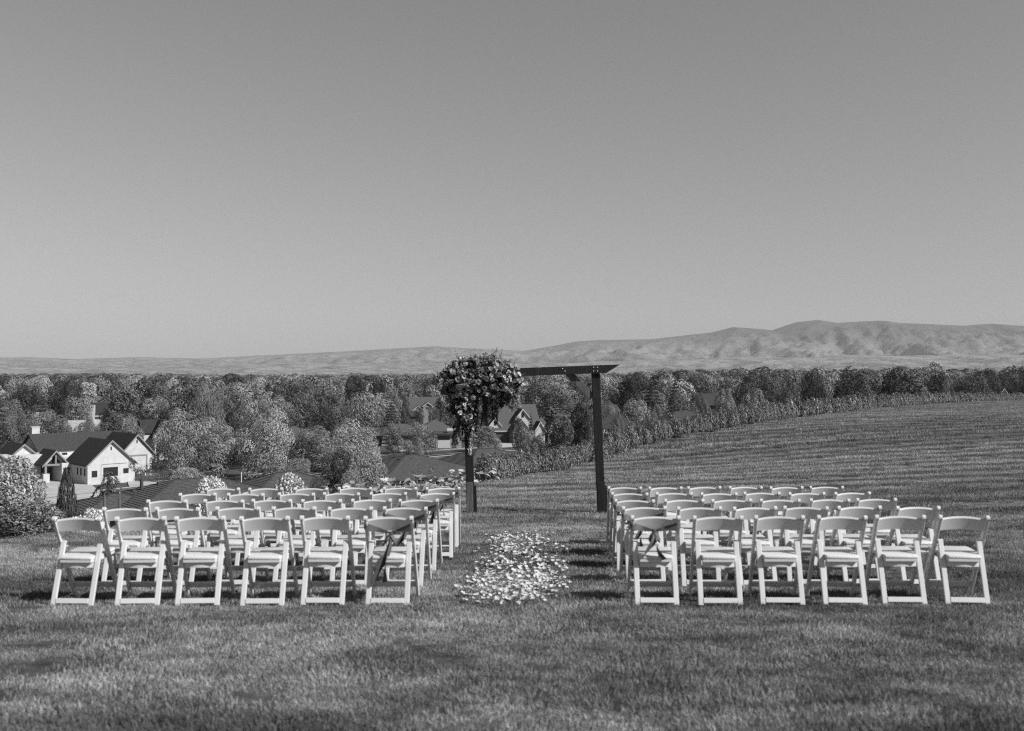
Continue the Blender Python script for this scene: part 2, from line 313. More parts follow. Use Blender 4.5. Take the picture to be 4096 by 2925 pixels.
# ------------------------------------------------------------------ hills
def vnoise(x, y, seed):
    r = np.random.default_rng(seed); T = r.random((256, 256))
    xi = np.floor(x).astype(int); yi = np.floor(y).astype(int); fx = x-xi; fy = y-yi; fx = fx*fx*(3-2*fx); fy = fy*fy*(3-2*fy)
    g = lambda i, j: T[i % 256, j % 256]
    return (g(xi, yi)*(1-fx)+g(xi+1, yi)*fx)*(1-fy)+(g(xi, yi+1)*(1-fx)+g(xi+1, yi+1)*fx)*fy
def ridged(x, y, seed, oct=5):
    o = 0; a = 1; s = 0
    for k in range(oct):
        n = 1-np.abs(2*vnoise(x*2**k+13.7*k, y*2**k-7.1*k, seed+k)-1); o = o+a*n**1.6; s += a; a *= .52
    return o/s
SIL = np.array([(-1200, 1425), (-400, 1418), (0, 1426), (120, 1424), (300, 1432), (560, 1424), (800, 1430), (1000, 1420), (1200, 1410), (1400, 1400), (1600, 1388), (1740, 1381), (1860, 1388), (2090, 1399), (2200, 1382),
    (2300, 1362), (2400, 1355), (2600, 1353), (2750, 1336), (2850, 1325), (2930, 1304), (3010, 1309), (3090, 1316), (3140, 1298), (3190, 1283), (3270, 1275), (3350, 1287), (3440, 1281), (3520, 1278), (3600, 1287), (3720, 1292), (3850, 1298), (3960, 1290), (4096, 1299), (4400, 1310), (5200, 1330)], float)
def hillmesh(name, y0, y1, yc, prof, amp, seed, m, nx=420, ny=110, xr=9000, rs=900.0):
    X = np.linspace(-xr, xr, nx); Y = np.linspace(y0, y1, ny); XX, YY = np.meshgrid(X, Y)
    crest = np.interp(XX/yc*F+CX, prof[:, 0], (HY-prof[:, 1])/F*yc)
    t = np.clip((YY-y0)/(yc-y0), 0, 1); back = np.clip((YY-yc)/(y1-yc), 0, 1)
    wx = XX+rs*.5*(vnoise(XX/900+3, YY/900, seed+9)-.5)+.35*(YY-y0)*(vnoise(XX/2600, YY/5200, seed+5)-.5)
    rd = ridged(wx/rs, YY/(rs*4.2), seed, 6)
    rd = .60*rd+.40*ridged(wx/(rs*.36)+5, YY/(rs*1.1), seed+40, 5); ramp = t**1.25
    h = crest*ramp*(1-.6*back)+amp*(rd-.62)*np.sin(np.pi*np.clip(t, 0, 1))**.8*crest.clip(20)/300+(rd-.6)*amp*.10*t*(1-t**6)
    Z = VAL+CZ-6+h+12*t
    idx = np.arange(nx*ny).reshape(ny, nx)
    Qh = np.stack([idx[:-1, :-1], idx[:-1, 1:], idx[1:, 1:], idx[1:, :-1]], -1).reshape(-1, 4)
    return tag(link(name, npmesh(name, np.c_[XX.ravel(), YY.ravel(), Z.ravel()], Qh, m, smooth=True)), kind='structure')
def hillmat(name, lo, hi, dark, z0, z1):
    m = bpy.data.materials.new(name); m.use_nodes = True; nt = m.node_tree; b = nt.nodes['Principled BSDF']; b.inputs['Roughness'].default_value = 1; b.inputs['Specular IOR Level'].default_value = 0
    ge = _n(nt, 'ShaderNodeNewGeometry'); n1 = _n(nt, 'ShaderNodeTexNoise'); n1.inputs['Scale'].default_value = .0065; n1.inputs['Detail'].default_value = 10; n1.inputs['Roughness'].default_value = .65
    nt.links.new(ge.outputs['Position'], n1.inputs['Vector'])
    r = _n(nt, 'ShaderNodeMapRange'); r.inputs['From Min'].default_value = .38; r.inputs['From Max'].default_value = .6; r.inputs['To Min'].default_value = lo; r.inputs['To Max'].default_value = hi; nt.links.new(n1.outputs['Fac'], r.inputs[0])
    sx = _n(nt, 'ShaderNodeSeparateXYZ'); nt.links.new(ge.outputs['Position'], sx.inputs[0])
    ad = _n(nt, 'ShaderNodeMath', operation='MULTIPLY_ADD'); ad.inputs[1].default_value = 420; nt.links.new(n1.outputs['Fac'], ad.inputs[0]); nt.links.new(sx.outputs[2], ad.inputs[2])
    e = _n(nt, 'ShaderNodeMapRange'); e.inputs['From Min'].default_value = z0+210; e.inputs['From Max'].default_value = z1+210; nt.links.new(ad.outputs[0], e.inputs[0])
    mx = _n(nt, 'ShaderNodeMix'); nt.links.new(e.outputs[0], mx.inputs[0]); nt.links.new(r.outputs[0], mx.inputs[2]); mx.inputs[3].default_value = dark
    nt.links.new(mx.outputs[0], b.inputs['Base Color'])
    n2 = _n(nt, 'ShaderNodeTexNoise'); n2.inputs['Scale'].default_value = .011; n2.inputs['Detail'].default_value = 7; n2.inputs['Roughness'].default_value = .68; nt.links.new(ge.outputs['Position'], n2.inputs['Vector'])
    bp = _n(nt, 'ShaderNodeBump'); bp.inputs['Strength'].default_value = 1.0; bp.inputs['Distance'].default_value = 38; nt.links.new(n2.outputs['Fac'], bp.inputs['Height']); nt.links.new(bp.outputs[0], b.inputs['Normal'])
    return m
hillmesh('hills', 5600, 11500, 9600, SIL, 210, 3, hillmat('dry_mountain', .13, .25, .10, 190, 400), 760, 230, 9500, 430.0)
FOOT = np.array([(-1200, 1462), (0, 1462), (300, 1450), (500, 1448), (650, 1460), (900, 1452), (1150, 1445), (1350, 1450), (1600, 1446), (1800, 1452), (2100, 1448), (2300, 1444), (2600, 1430), (2800, 1428), (3000, 1420), (3200, 1424), (3400, 1412), (3600, 1416), (3800, 1410), (4096, 1414), (5200, 1420)], float)
hillmesh('foothills', 3600, 7600, 6000, FOOT, 170, 11, hillmat('dry_foothill', .15, .31, .18, 500, 900), 700, 190, 7000, 300.0)

# thin autumn haze between the lawn and the hills: one even closed box of air
hm = bpy.data.materials.new('haze'); hm.use_nodes = True; nt = hm.node_tree; nt.nodes.clear()
o_ = _n(nt, 'ShaderNodeOutputMaterial'); v_ = _n(nt, 'ShaderNodeVolumePrincipled'); v_.inputs['Color'].default_value = (.9, .9, .9, 1); v_.inputs['Density'].default_value = 4.8e-5; v_.inputs['Anisotropy'].default_value = .0
nt.links.new(v_.outputs[0], o_.inputs['Volume'])
tag(MB().box((-12500, -900, -70), (12500, 12800, 760)).build('haze', hm), kind='stuff')

# ------------------------------------------------------------------ foliage generators
def rand_dirs(r, n):
    v = r.normal(size=(n, 3)); return v/np.linalg.norm(v, axis=1)[:, None]
def cards(r, C, N, size, aspect=1.5, jitter=.5, up=None, bend=0.0, shape='leaf'):
    """one small four-cornered leaf per centre; N = outward directions; up = preferred long axis or None"""
    n = len(C); nrm = N*(1-jitter)+rand_dirs(r, n)*jitter; nrm /= np.linalg.norm(nrm, axis=1)[:, None]+1e-9
    t = rand_dirs(r, n) if up is None else np.asarray(up)+rand_dirs(r, n)*.35
    t = t-nrm*(t*nrm).sum(1)[:, None]; t /= np.linalg.norm(t, axis=1)[:, None]+1e-9; b = np.cross(nrm, t)
    s = size*(.6+.8*r.random(n))[:, None]; l = t*s*aspect; wv = b*s
    if shape == 'leaf': V = np.stack([C-l, C+wv*.8+nrm*s*.15, C+l, C-wv*.8+nrm*s*.15], 1)
    else: V = np.stack([C-l-wv, C-l+wv, C+l+wv, C+l-wv], 1)
    return V.reshape(-1, 3), np.arange(n*4).reshape(n, 4)
def lobe_points(r, lobes, n, inner=.72):
    L = np.array(lobes, float); wgt = (L[:, 3]*L[:, 4]+L[:, 4]*L[:, 5]+L[:, 3]*L[:, 5]); wgt /= wgt.sum()
    C = []; N = []; K = []
    while sum(map(len, C)) < n:
        k = r.choice(len(L), n, p=wgt); d = rand_dirs(r, n); f = inner+(1.08-inner)*r.random(n)**.6
        p = L[k, :3]+d*L[k, 3:6]*f[:, None]
        q = (((p[:, None]-L[None, :, :3])/L[None, :, 3:6])**2).sum(-1); q[np.arange(n), k] = 9
        keep = q.min(1) > .45
        C.append(p[keep]); N.append(d[keep]); K.append(k[keep])
    return np.concatenate(C)[:n], np.concatenate(N)[:n], np.concatenate(K)[:n]
def unit(V):
    """fit a crown into width 1 and top 1"""
    V = np.array(V); V[:, :2] *= .5/np.percentile(np.hypot(V[:, 0], V[:, 1]), 98.5); V[:, 2] *= 1/np.percentile(V[:, 2], 99.5); return V
def crown_mesh(name, r, lobes, n, size, aspect=1.5, jitter=.55, up=None, m=None, inner=.72, lobevar=.18):
    C, N, K = lobe_points(r, lobes, n, inner); V, Qd = cards(r, C, N, size, aspect, jitter, up)
    lt = 1+(r.random(len(lobes))-.5)*2*lobevar
    tone = lt[K]*(.86+.28*r.random(n))
    return npmesh(name, unit(V), Qd, m or M['leaf'], tone)
def blob_lobes(r, n, z0, z1, rad, lr, prof=lambda t: math.sin(math.pi*(.12+.8*t))**.7):
    """lobes filling a crown between heights z0..z1 with radius profile"""
    o = []
    for i in range(n):
        t = (i+.5)/n; z = z0+(z1-z0)*t; a = i*2.399+r.random()*.8; rr = rad*prof(t)*(.55+.5*r.random())
        s = lr*(.75+.6*r.random()); o.append((rr*math.cos(a), rr*math.sin(a), z, s, s, s*(.75+.3*r.random())))
    o.append((0, 0, (z0+z1)/2, rad*.55, rad*.55, (z1-z0)*.42)); return o
def trunk_mesh(r, h, rad, limbs=5, spread=.25, h0=.35):
    mb = MB(); mb.tube([(0, 0, -.4), (.01*h, 0, h*.3), (-.01*h, .01*h, h*.62), (0, 0, h*.85)], [rad*1.25, rad*.9, rad*.55, rad*.15], 7)
    for i in range(limbs):
        a = i*2.4+r.random(); z = h*(h0+.35*i/limbs); e = h*spread*(.7+.6*r.random())
        mb.tube([(0, 0, z), (e*.55*math.cos(a), e*.55*math.sin(a), z+e*.5), (e*math.cos(a), e*math.sin(a), z+e*1.15)], [rad*.5, rad*.32, rad*.1], 5)
    return mb.mesh('trunk', M['bark'])

# ------------------------------------------------------------------ grass (uncountable: one object of instanced tufts)
gb = bpy.data.materials.new('grass_blades'); gb.use_nodes = True; nt = gb.node_tree; nt.nodes.clear()
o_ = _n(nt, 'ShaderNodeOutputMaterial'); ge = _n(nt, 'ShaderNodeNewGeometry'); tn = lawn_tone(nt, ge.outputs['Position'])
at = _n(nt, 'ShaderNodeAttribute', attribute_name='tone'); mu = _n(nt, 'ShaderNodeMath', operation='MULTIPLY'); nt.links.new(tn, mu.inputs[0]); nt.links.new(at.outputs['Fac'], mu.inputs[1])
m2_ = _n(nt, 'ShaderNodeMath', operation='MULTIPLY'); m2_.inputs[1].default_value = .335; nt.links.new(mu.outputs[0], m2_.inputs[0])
cc = _n(nt, 'ShaderNodeCombineColor')
for k in range(3): nt.links.new(m2_.outputs[0], cc.inputs[k])
d_ = _n(nt, 'ShaderNodeBsdfDiffuse'); t_ = _n(nt, 'ShaderNodeBsdfTranslucent'); mx = _n(nt, 'ShaderNodeMixShader'); mx.inputs[0].default_value = .15
nt.links.new(cc.outputs[0], d_.inputs[0]); nt.links.new(cc.outputs[0], t_.inputs[0]); nt.links.new(d_.outputs[0], mx.inputs[1]); nt.links.new(t_.outputs[0], mx.inputs[2]); nt.links.new(mx.outputs[0], o_.inputs[0])
def tuft_mesh(r, n, size, h, wd):
    a = r.random(n)*2*np.pi; base = np.c_[(r.random((n, 2))-.5)*size, np.zeros(n)]
    lean = r.normal(size=(n, 2))*.45+np.array([.18, .1]); hh = h*(.55+.75*r.random(n)); wx = np.c_[np.cos(a), np.sin(a), np.zeros(n)]*wd/2
    mid = base+np.c_[lean*hh[:, None]*.28, hh*.6]; tip = base+np.c_[lean*hh[:, None]*.85, hh*.95]
    V = np.stack([base-wx, base+wx, mid+wx*.8, mid-wx*.8, tip], 1).reshape(-1, 3); o = np.arange(n)*5
    F3 = np.concatenate([np.stack([o, o+1, o+2], 1), np.stack([o, o+2, o+3], 1), np.stack([o+3, o+2, o+4], 1)])
    tn = .55+.9*r.random(n)**1.3; tone = np.concatenate([tn, tn, tn])
    return npmesh('tuft', V, F3, gb, tone)
tufts = bpy.data.collections.new('tufts')
for k in range(5):
    tufts.objects.link(bpy.data.objects.new('tuft', tuft_mesh(rng, 400, .34, .030, .0040)))
px_, py_, ps_ = [], [], []
for d0, d1, dens, s0 in ((3.6, 9, 26, 1.0), (9, 16, 20, 1.05), (16, 26, 11, 1.35), (26, 42, 5, 2.0), (42, 75, 1.8, 3.0), (75, 120, .9, 4.0), (120, 190, .45, 5.5)):
    w0 = .53*d1+1.2; n = int((d1-d0)*2*w0*dens); x = (rng.random(n)*2-1)*w0; y = d0+rng.random(n)*(d1-d0)
    k = np.abs(x) < .53*y+1.0; px_.append(x[k]); py_.append(y[k]); ps_.append(s0*(.8+.4*rng.random(k.sum())))
px_, py_, ps_ = map(np.concatenate, (px_, py_, ps_)); hz, he = terrain(px_, py_); k = he > .05; px_, py_, ps_, hz = px_[k], py_[k], ps_[k], hz[k]
# lie of the grass: neighbouring tufts lean the same way, drifting over a few metres
ps_ = ps_*(.72+.62*vnoise(px_*2.1+9, py_*3.0+4, 8))
ang = 2*np.pi*vnoise(px_*.35+50, py_*.8+50, 5)*1.2+rng.normal(size=len(px_))*.7
pm = bpy.data.meshes.new('grass'); pm.vertices.add(len(px_)); pm.vertices.foreach_set('co', np.c_[px_, py_, hz-.004].astype(np.float32).ravel())
for nm, v in (('scl', ps_), ('ang', ang)):
    a = pm.attributes.new(nm, 'FLOAT', 'POINT'); a.data.foreach_set('value', v.astype(np.float32))
a = pm.attributes.new('pick', 'INT', 'POINT'); a.data.foreach_set('value', rng.integers(0, 5, len(px_)).astype(np.int32))
grass = tag(link('grass', pm), kind='stuff')
def instancer(name, coll):
    ng = bpy.data.node_groups.new(name, 'GeometryNodeTree'); ng.interface.new_socket('Geometry', in_out='INPUT', socket_type='NodeSocketGeometry'); ng.interface.new_socket('Geometry', in_out='OUTPUT', socket_type='NodeSocketGeometry')
    L = ng.links; gi = ng.nodes.new('NodeGroupInput'); go = ng.nodes.new('NodeGroupOutput'); ci = ng.nodes.new('GeometryNodeCollectionInfo'); ci.inputs[0].default_value = coll; ci.inputs['Separate Children'].default_value = True; ci.inputs['Reset Children'].default_value = True
    ip = ng.nodes.new('GeometryNodeInstanceOnPoints'); ip.inputs['Pick Instance'].default_value = True
    def na(nm, ty):
        q = ng.nodes.new('GeometryNodeInputNamedAttribute'); q.data_type = ty; q.inputs[0].default_value = nm; return q.outputs[0]
    cx = ng.nodes.new('ShaderNodeCombineXYZ'); L.new(na('ang', 'FLOAT'), cx.inputs[2])
    L.new(gi.outputs[0], ip.inputs['Points']); L.new(ci.outputs[0], ip.inputs['Instance']); L.new(na('pick', 'INT'), ip.inputs['Instance Index']); L.new(cx.outputs[0], ip.inputs['Rotation']); L.new(na('scl', 'FLOAT'), ip.inputs['Scale'])
    L.new(ip.outputs[0], go.inputs[0]); return ng
md = grass.modifiers.new('tufts', 'NODES'); md.node_group = instancer('scatter_tufts', tufts)

# ------------------------------------------------------------------ folding chairs
def post_y(z): return -.19+.43*(.775-z)/.775
def make_chair():
    t = empty('folding_chair')
    for s in (-1, 1):                                            # long side rails: front foot up to the top of the back
        mb = MB(); mb.bar((s*.2075, post_y(0), 0), (s*.2075, post_y(.762), .762), .029, .048, .006)
        mb.tube([(s*.2075-.0145, post_y(.762), .760), (s*.2075+.0145, post_y(.762), .760)], [.0255, .0255], 14); mb.build('side_rail', M['chair'], t)
        mb = MB(); mb.bar((s*.172, -.245, 0), (s*.172, -.078, .545), .046, .024, .005)
        mb.tube([(s*.172-.023, -.078, .545), (s*.172+.023, -.078, .545)], [.0125, .0125], 12); mb.build('rear_leg', M['chair'], t)
        mb = MB(); mb.tube([(s*.150, post_y(.50), .50), (s*.224, post_y(.50), .50)], [.012, .012], 10); mb.build('hinge', M['chair'], t); MB().box((s*.197-.009, .05, .352), (s*.197+.009, .12, .392), .004).build('bracket', M['chair'], t)
    # curved back slat between the rails (its middle bows away from the viewer behind)
    mb = MB(); nx_, nz_ = 16, 5; th = .019; front = []; back = []
    for j in range(nz_):
        f = (0, .3, .6, .86, 1)[j]; rowf = []; rowb = []
        for i in range(nx_+1):
            u = -1+2*i/nx_; x = .195*u; arch = .021*(1-u*u); z = .640+.012*(1-u*u)+(.112+arch-.012*(1-u*u))*f; y = post_y(.70)-.42*(z-.70)+.030*(1-u*u)-.010
            rowf.append(mb.bm.verts.new((x, y+th, z-.001))); rowb.append(mb.bm.verts.new((x, y-th*.2+(.013 if j == nz_-1 else 0), z)))
        front.append(rowf); back.append(rowb)
    for j in range(nz_-1):
        for i in range(nx_):
            mb.bm.faces.new((back[j][i], back[j][i+1], back[j+1][i+1], back[j+1][i])); mb.bm.faces.new((front[j][i+1], front[j][i], front[j+1][i], front[j+1][i+1]))
    for i in range(nx_):
        mb.bm.faces.new((back[-1][i], back[-1][i+1], front[-1][i+1], front[-1][i])); mb.bm.faces.new((back[0][i+1], back[0][i], front[0][i], front[0][i+1]))
    for j in range(nz_-1):
        mb.bm.faces.new((back[j][0], back[j+1][0], front[j+1][0], front[j][0])); mb.bm.faces.new((back[j+1][-1], back[j][-1], front[j][-1], front[j+1][-1]))
    o = mb.build('back_slat', M['chair'], t)
    o.data.polygons.foreach_set('use_smooth', [True]*len(o.data.polygons)); o.data.set_sharp_from_angle(angle=R(35))
    MB().box((-.149, -.249, .018), (.149, -.222, .064), .004, Matrix.Rotation(R(-17), 3, 'X')).build('rear_crossbar', M['chair'], t)
    MB().box((-.193, post_y(.12)-.012, .10), (.193, post_y(.12)+.014, .150), .005, Matrix.Rotation(R(28), 3, 'X')).build('front_crossbar', M['chair'], t)
    # seat: padded top on a frame, narrow between the rear legs and wider in front, with a shallow apron behind
    def seat_slab(z0, z1, k, bev):
        o_ = [(-.146, -.20), (.146, -.20), (.146, -.085), (.186, -.035), (.186, .185), (.165, .212), (-.165, .212), (-.186, .185), (-.186, -.035), (-.146, -.085)]
        mb = MB(); lo = [mb.bm.verts.new((x*k, y*k, z0+.10*(y+.2))) for x, y in o_]; hi = [mb.bm.verts.new((x*k, y*k, z1+.10*(y+.2))) for x, y in o_]; n = len(o_)
        mb.bm.faces.new(lo[::-1]); mb.bm.faces.new(hi)
        for a in range(n): mb.bm.faces.new((lo[a], lo[(a+1) % n], hi[(a+1) % n], hi[a]))
        bmesh.ops.bevel(mb.bm, geom=[e for e in mb.bm.edges if abs(e.verts[0].co.z-e.verts[1].co.z) < .02 or True], offset=bev, segments=2, affect='EDGES', profile=.5)
        return mb
    seat_slab(.372, .396, .985, .003).build('seat_frame', M['chair'], t)
    o = seat_slab(.3955, .424, 1.0, .009).build('seat_pad', M['seat'], t); o.data.polygons.foreach_set('use_smooth', [True]*len(o.data.polygons)); o.data.set_sharp_from_angle(angle=R(50))
    mb = MB()
    for k in range(10):
        u0 = -1+2*k/10; u1 = u0+.2; y0 = -.150-.03*(1-u0*u0); y1 = -.150-.03*(1-u1*u1); mb.prism([(.142*u0, y0, .325), (.142*u1, y1, .325), (.142*u1, y1, .371), (.142*u0, y0, .371)], (0, .016, 0))
    mb.build('seat_apron', M['chair'], t)
    return t
LX = [[307, 554, 794, 1057, 1297, 1558], [491, 705, 947, 1177, 1400, 1620], [661, 890, 1085, 1283, 1483, 1678], [786, 979, 1183, 1365, 1552, 1744], [885, 1063, 1241, 1420, 1601, 1772]]
RX = [[2625, 2882, 3129, 3373, 3612, 3862], [2582, 2804, 3022, 3228, 3442, 3674], [2539, 2735, 2932, 3124, 3320, 3513], [2520, 2697, 2875, 3049, 3228, 3412], [2501, 2660, 2821, 2982, 3147, 3310]]
DL = [8.90, 9.95, 11.05, 12.07, 12.98]; DR = [8.90, 9.96, 11.0, 12.05, 13.1]
ORD = ['first', 'second', 'third', 'fourth', 'fifth', 'last']; ROWN = ['front', 'second', 'third', 'fourth', 'rearmost']
ROWT = ['row nearest the camera', 'second row from the camera', 'third row from the camera', 'fourth row from the camera', 'row nearest the arch']
SEAT = ['aisle seat', 'seat next to the aisle chair', 'third seat from the aisle', 'fourth seat from the aisle', 'fifth seat from the aisle', 'outer end seat']
chair0 = make_chair(); first = True; aisle = []
for side, XS, DS in (('left', LX, DL), ('right', RX, DR)):
    for r_, (xs, d) in enumerate(zip(XS, DS)):
        xs = xs[::-1] if side == 'left' else xs
        for k, px in enumerate(xs):
            c = chair0 if first else copy_tree(chair0); first = False
            dd = d+random.uniform(-.03, .03); x = (px-CX)/F*dd; y = dd+.19; yaw = R(random.uniform(-3.5, 3.5))
            c.location = (x, y, H(x, y)+.004); zf = H(x, y+.22); zb = H(x, y-.24)
            c.rotation_euler = (math.atan2(zf-zb, .46)+R(random.uniform(-.5, .5)), R(random.uniform(-.6, .6)), yaw)
            tag(c, f"white folding chair, {ROWT[r_]}, {side} block, {SEAT[k]}", 'chair', 'white folding chairs set out in rows')
            if k == 0: aisle.append((side, r_, c))
# ribbons tied round the back of every aisle chair
def make_sash(side, r_, ch):
    s = empty('ribbon_sash', ch.location.copy(), 0, None, 'ribbon', 'ribbons tied to the aisle chairs'); s.rotation_euler = ch.rotation_euler.copy()
    rr = random.Random(r_*7+(side == 'left')); kz = .635+rr.uniform(-.01, .015); ky = post_y(kz)-.028; kx = rr.uniform(-.02, .02)+(.0 if side == 'left' else -.02)
    for sg in (-1, 1):
        pts = [(sg*.226, post_y(.70)+.015, .700), (sg*.224, post_y(.70)-.030, .697)]; hv = [(0, .012, .030), (0, -.004, .029)]
        for i in range(1, 8):
            f = i/7; z = .692+(kz-.692)*f**.9; y = post_y(z)-.028-.006*math.sin(f*math.pi*3)
            pts.append((sg*.222+(kx-sg*.222)*f, y, z)); wd = .030*(1-f)**.8+.006; hv.append((0, .3*wd*math.sin(f*5), wd))
        pts.insert(0, (sg*.19, post_y(.70)+.04, .703)); hv.insert(0, (0, .01, .028))
        MB().strip(pts, hv).build('band', M['ribbon'], s, smooth=True)
    mb = MB(); mb.bar((kx, ky-.012, kz+.016), (kx+.004, ky-.012, kz-.018), .030, .022, .007); mb.build('knot', M['ribbon'], s)
    for sg in (-1, 1):
        pts = []; hv = []; ax = sg*(.045+rr.uniform(-.01, .02)); ln = .085+rr.uniform(-.01, .03)
        for i in range(9):
            a = i/8*2*math.pi; pts.append((kx+ax*(1-math.cos(a))*.5+.012*math.sin(a)*sg, ky-.015-.012*math.sin(a), kz-.01-ln*(1-math.cos(a))*.5)); hv.append((.004*sg, .014, .010+.004*math.sin(a)))
        MB().strip(pts, hv).build('loop', M['ribbon'], s, smooth=True)
    wind = {('left', 0): (-.16, -.05, .46, .42), ('right', 0): (-.10, .07, .22, .24)}.get((side, r_), (-.09-rr.random()*.08, rr.uniform(-.05, .05), rr.uniform(.24, .40), rr.uniform(.22, .38)))
    for q, (dx, ln) in enumerate(((wind[0], wind[2]), (wind[1], wind[3]))):
        pts = []; hv = []
        for i in range(10):
            f = i/9; pts.append((kx+dx*f**1.5+.012*math.sin(f*6+q), ky-.018-.045*math.sin(f*2.6)-.02*f, kz-.012-ln*f)); a = f*2.6+q*1.3
            wd = .008+.030*min(1, f*2.2); hv.append((wd*math.cos(a*.6), wd*math.sin(a*.6)*.8, -.008*f))
        MB().strip(pts, hv).build('tail', M['ribbon'], s, smooth=True)
    s['label'] = f"dark ribbon tied round the aisle chair, {ROWT[r_]}, {side} block"
for a_ in aisle: make_sash(*a_)

# ------------------------------------------------------------------ wooden arch
DA = 17.85
arch = empty('wedding_arch', (0, DA, H(.2, DA)), 0, 'dark timber arch of two posts and a crossbeam on the lawn', 'arch')
AZ = arch.location.z
def AP(px, py, dy=0.0): p = P(px, py, DA+dy); return (p.x, dy, p.z-AZ)
for (bx, tx, gx_) in ((1884, 1868, 1884), (2407, 2381, 2407)):
    zg = H((bx-CX)/F*DA, DA)-AZ
    p0 = AP(bx, 2066); p1 = AP(tx, 1486 if tx < 2000 else 1466)
    o = MB().bar((p0[0], 0, zg-.12), (p1[0], 0, p1[2]), .142, .142, .006).build('post', M['wood'], arch)
    sx = 1 if tx < 2000 else -1
    f = .57/(p1[2]-zg); xm = p0[0]+(p1[0]-p0[0])*f
    MB().bar((p0[0]-.010, -.092, zg-.08), (xm-.006, -.092, zg+.57), .118, .038, .004).build('base_board', M['woodlight'] if tx < 2000 else M['wood'], arch)
    MB().bar((p0[0]+.094, .01, zg-.08), (xm+.090, .01, zg+.50), .038, .118, .004).build('base_board', M['wood'], arch)
lt, rt_ = AP(1764, 1484, -.10), AP(2480, 1458, -.10); lb, rb = AP(1806, 1515, -.10), AP(2424, 1493, -.10)
for dy, nm in ((-.118, 'crossbeam'), (.073, 'crossbeam')):
    mb = MB(); mb.prism([(lt[0], dy, lt[2]), (rt_[0], dy, rt_[2]), (rb[0], dy, rb[2]), (lb[0], dy, lb[2])], (0, .045, 0)); mb.build(nm, M['wood'], arch)
for (a0, a1) in (((2272, 1490), (2369, 1590)), ((1975, 1500), (1880, 1606))):
    p, q = AP(*a0), AP(*a1); MB().bar(p, q, .09, .125, .004, up=(0, 1, 0)).build('brace', M['woodlight'], arch)  # lit face of the brace put into a paler timber colour
for (bx, by) in ((2374, 1470), (2390, 1470), (2374, 1484), (2390, 1484), (2250, 1475), (2260, 1485), (1862, 1492), (1876, 1492), (1862, 1506), (1876, 1506)):
    p = AP(bx, by, -.118); MB().tube([(p[0], -.117, p[2]), (p[0], -.128, p[2])], [.011, .009], 8).build('bolt', M['steel'], arch)

# ------------------------------------------------------------------ flower arrangement on the arch
fa = empty('flower_arrangement', (arch.location.x, DA-.05, AZ), 0, 'large bouquet of blooms, leaves and trailing vines on the beam and post of the arch', 'flower arrangement')
PXM = DA/F
def fl(px, py, dy=0): p = P(px, py, DA); return np.array((p.x, dy, p.z-AZ))
ELL = [(1918, 1515, 138, 74, .34), (1848, 1532, 84, 62, .28), (2022, 1532, 60, 72, .27), (1853, 1612, 60, 62, .24), (1874, 1682, 36, 50, .18), (1890, 1728, 19, 26, .12), (1925, 1470, 92, 42, .26), (1990, 1590, 58, 30, .18)]
lobes = [(*fl(a, b), rx*PXM, dz, ry*PXM) for a, b, rx, ry, dz in ELL]
C, N, K = lobe_points(rng, lobes, 3400, .55)
V, Qd = cards(rng, C, N, .029, 1.9, .6); tone = .45+1.0*rng.random(len(C))**2
tag(link('foliage', npmesh('foliage', V, Qd, M['gleaf'], tone), fa, color=.12), kind='stuff')
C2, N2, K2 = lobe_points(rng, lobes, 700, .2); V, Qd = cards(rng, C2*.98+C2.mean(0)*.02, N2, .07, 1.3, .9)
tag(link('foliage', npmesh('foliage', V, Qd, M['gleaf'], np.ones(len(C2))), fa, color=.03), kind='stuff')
def rose_mesh(r, rings, rad, cup, dark=0):
    V = []; Fq = []; T = []
    for k, (n, rr, hh) in enumerate(rings):
        for i in range(n):
            a = 2*math.pi*(i+.5*k)/n+r.random()*.3; w_ = 2.2*math.pi/n*.55; b = len(V)
            for jj, (fr_, fz) in enumerate(((.15, 0), (.65, .35*hh), (1.0, hh))):
                for sgn in (-1, 0, 1):
                    aa = a+sgn*w_*(1 if jj == 1 else .8 if jj == 2 else .5); q = rr*fr_*(1.0 if sgn == 0 else .92)
                    V.append((q*math.cos(aa)*rad, q*math.sin(aa)*rad, (fz*cup+(.05 if sgn == 0 else 0)+.25*(1-rr))*rad))
            t = .75+.45*r.random()-(.25 if k == len(rings)-1 else 0)
            for jj in range(2):
                for c_ in range(2): q0 = b+jj*3+c_; Fq.append((q0, q0+1, q0+4, q0+3)); T.append(t)
    if dark:
        b = len(V); n = 8
        for i in range(n): V.append((.28*rad*math.cos(2*math.pi*i/n), .28*rad*math.sin(2*math.pi*i/n), .16*rad))
        V.append((0, 0, .26*rad))
        for i in range(0, n, 2): Fq.append((b+n, b+i, b+(i+1) % n, b+(i+2) % n)); T.append(.12)
    return npmesh('bloom', V, Fq, M['flower'], T, smooth=True)
BL = [rose_mesh(rng, [(6, 1, .5), (5, .75, .9), (4, .5, 1.1), (3, .3, 1.2)], 1, .75), rose_mesh(rng, [(7, 1, .35), (5, .7, .6)], 1, .6, 1), rose_mesh(rng, [(9, 1, .5), (8, .85, .8), (7, .65, 1), (5, .4, 1.1)], 1, .9), rose_mesh(rng, [(5, 1, 1.0), (4, .6, 1.2)], 1, 1.1)]
Cf, Nf, Kf = lobe_points(rng, lobes, 1500, .93)
keep = [i for i in range(len(Cf)) if Nf[i][1] < .25]
placed = []
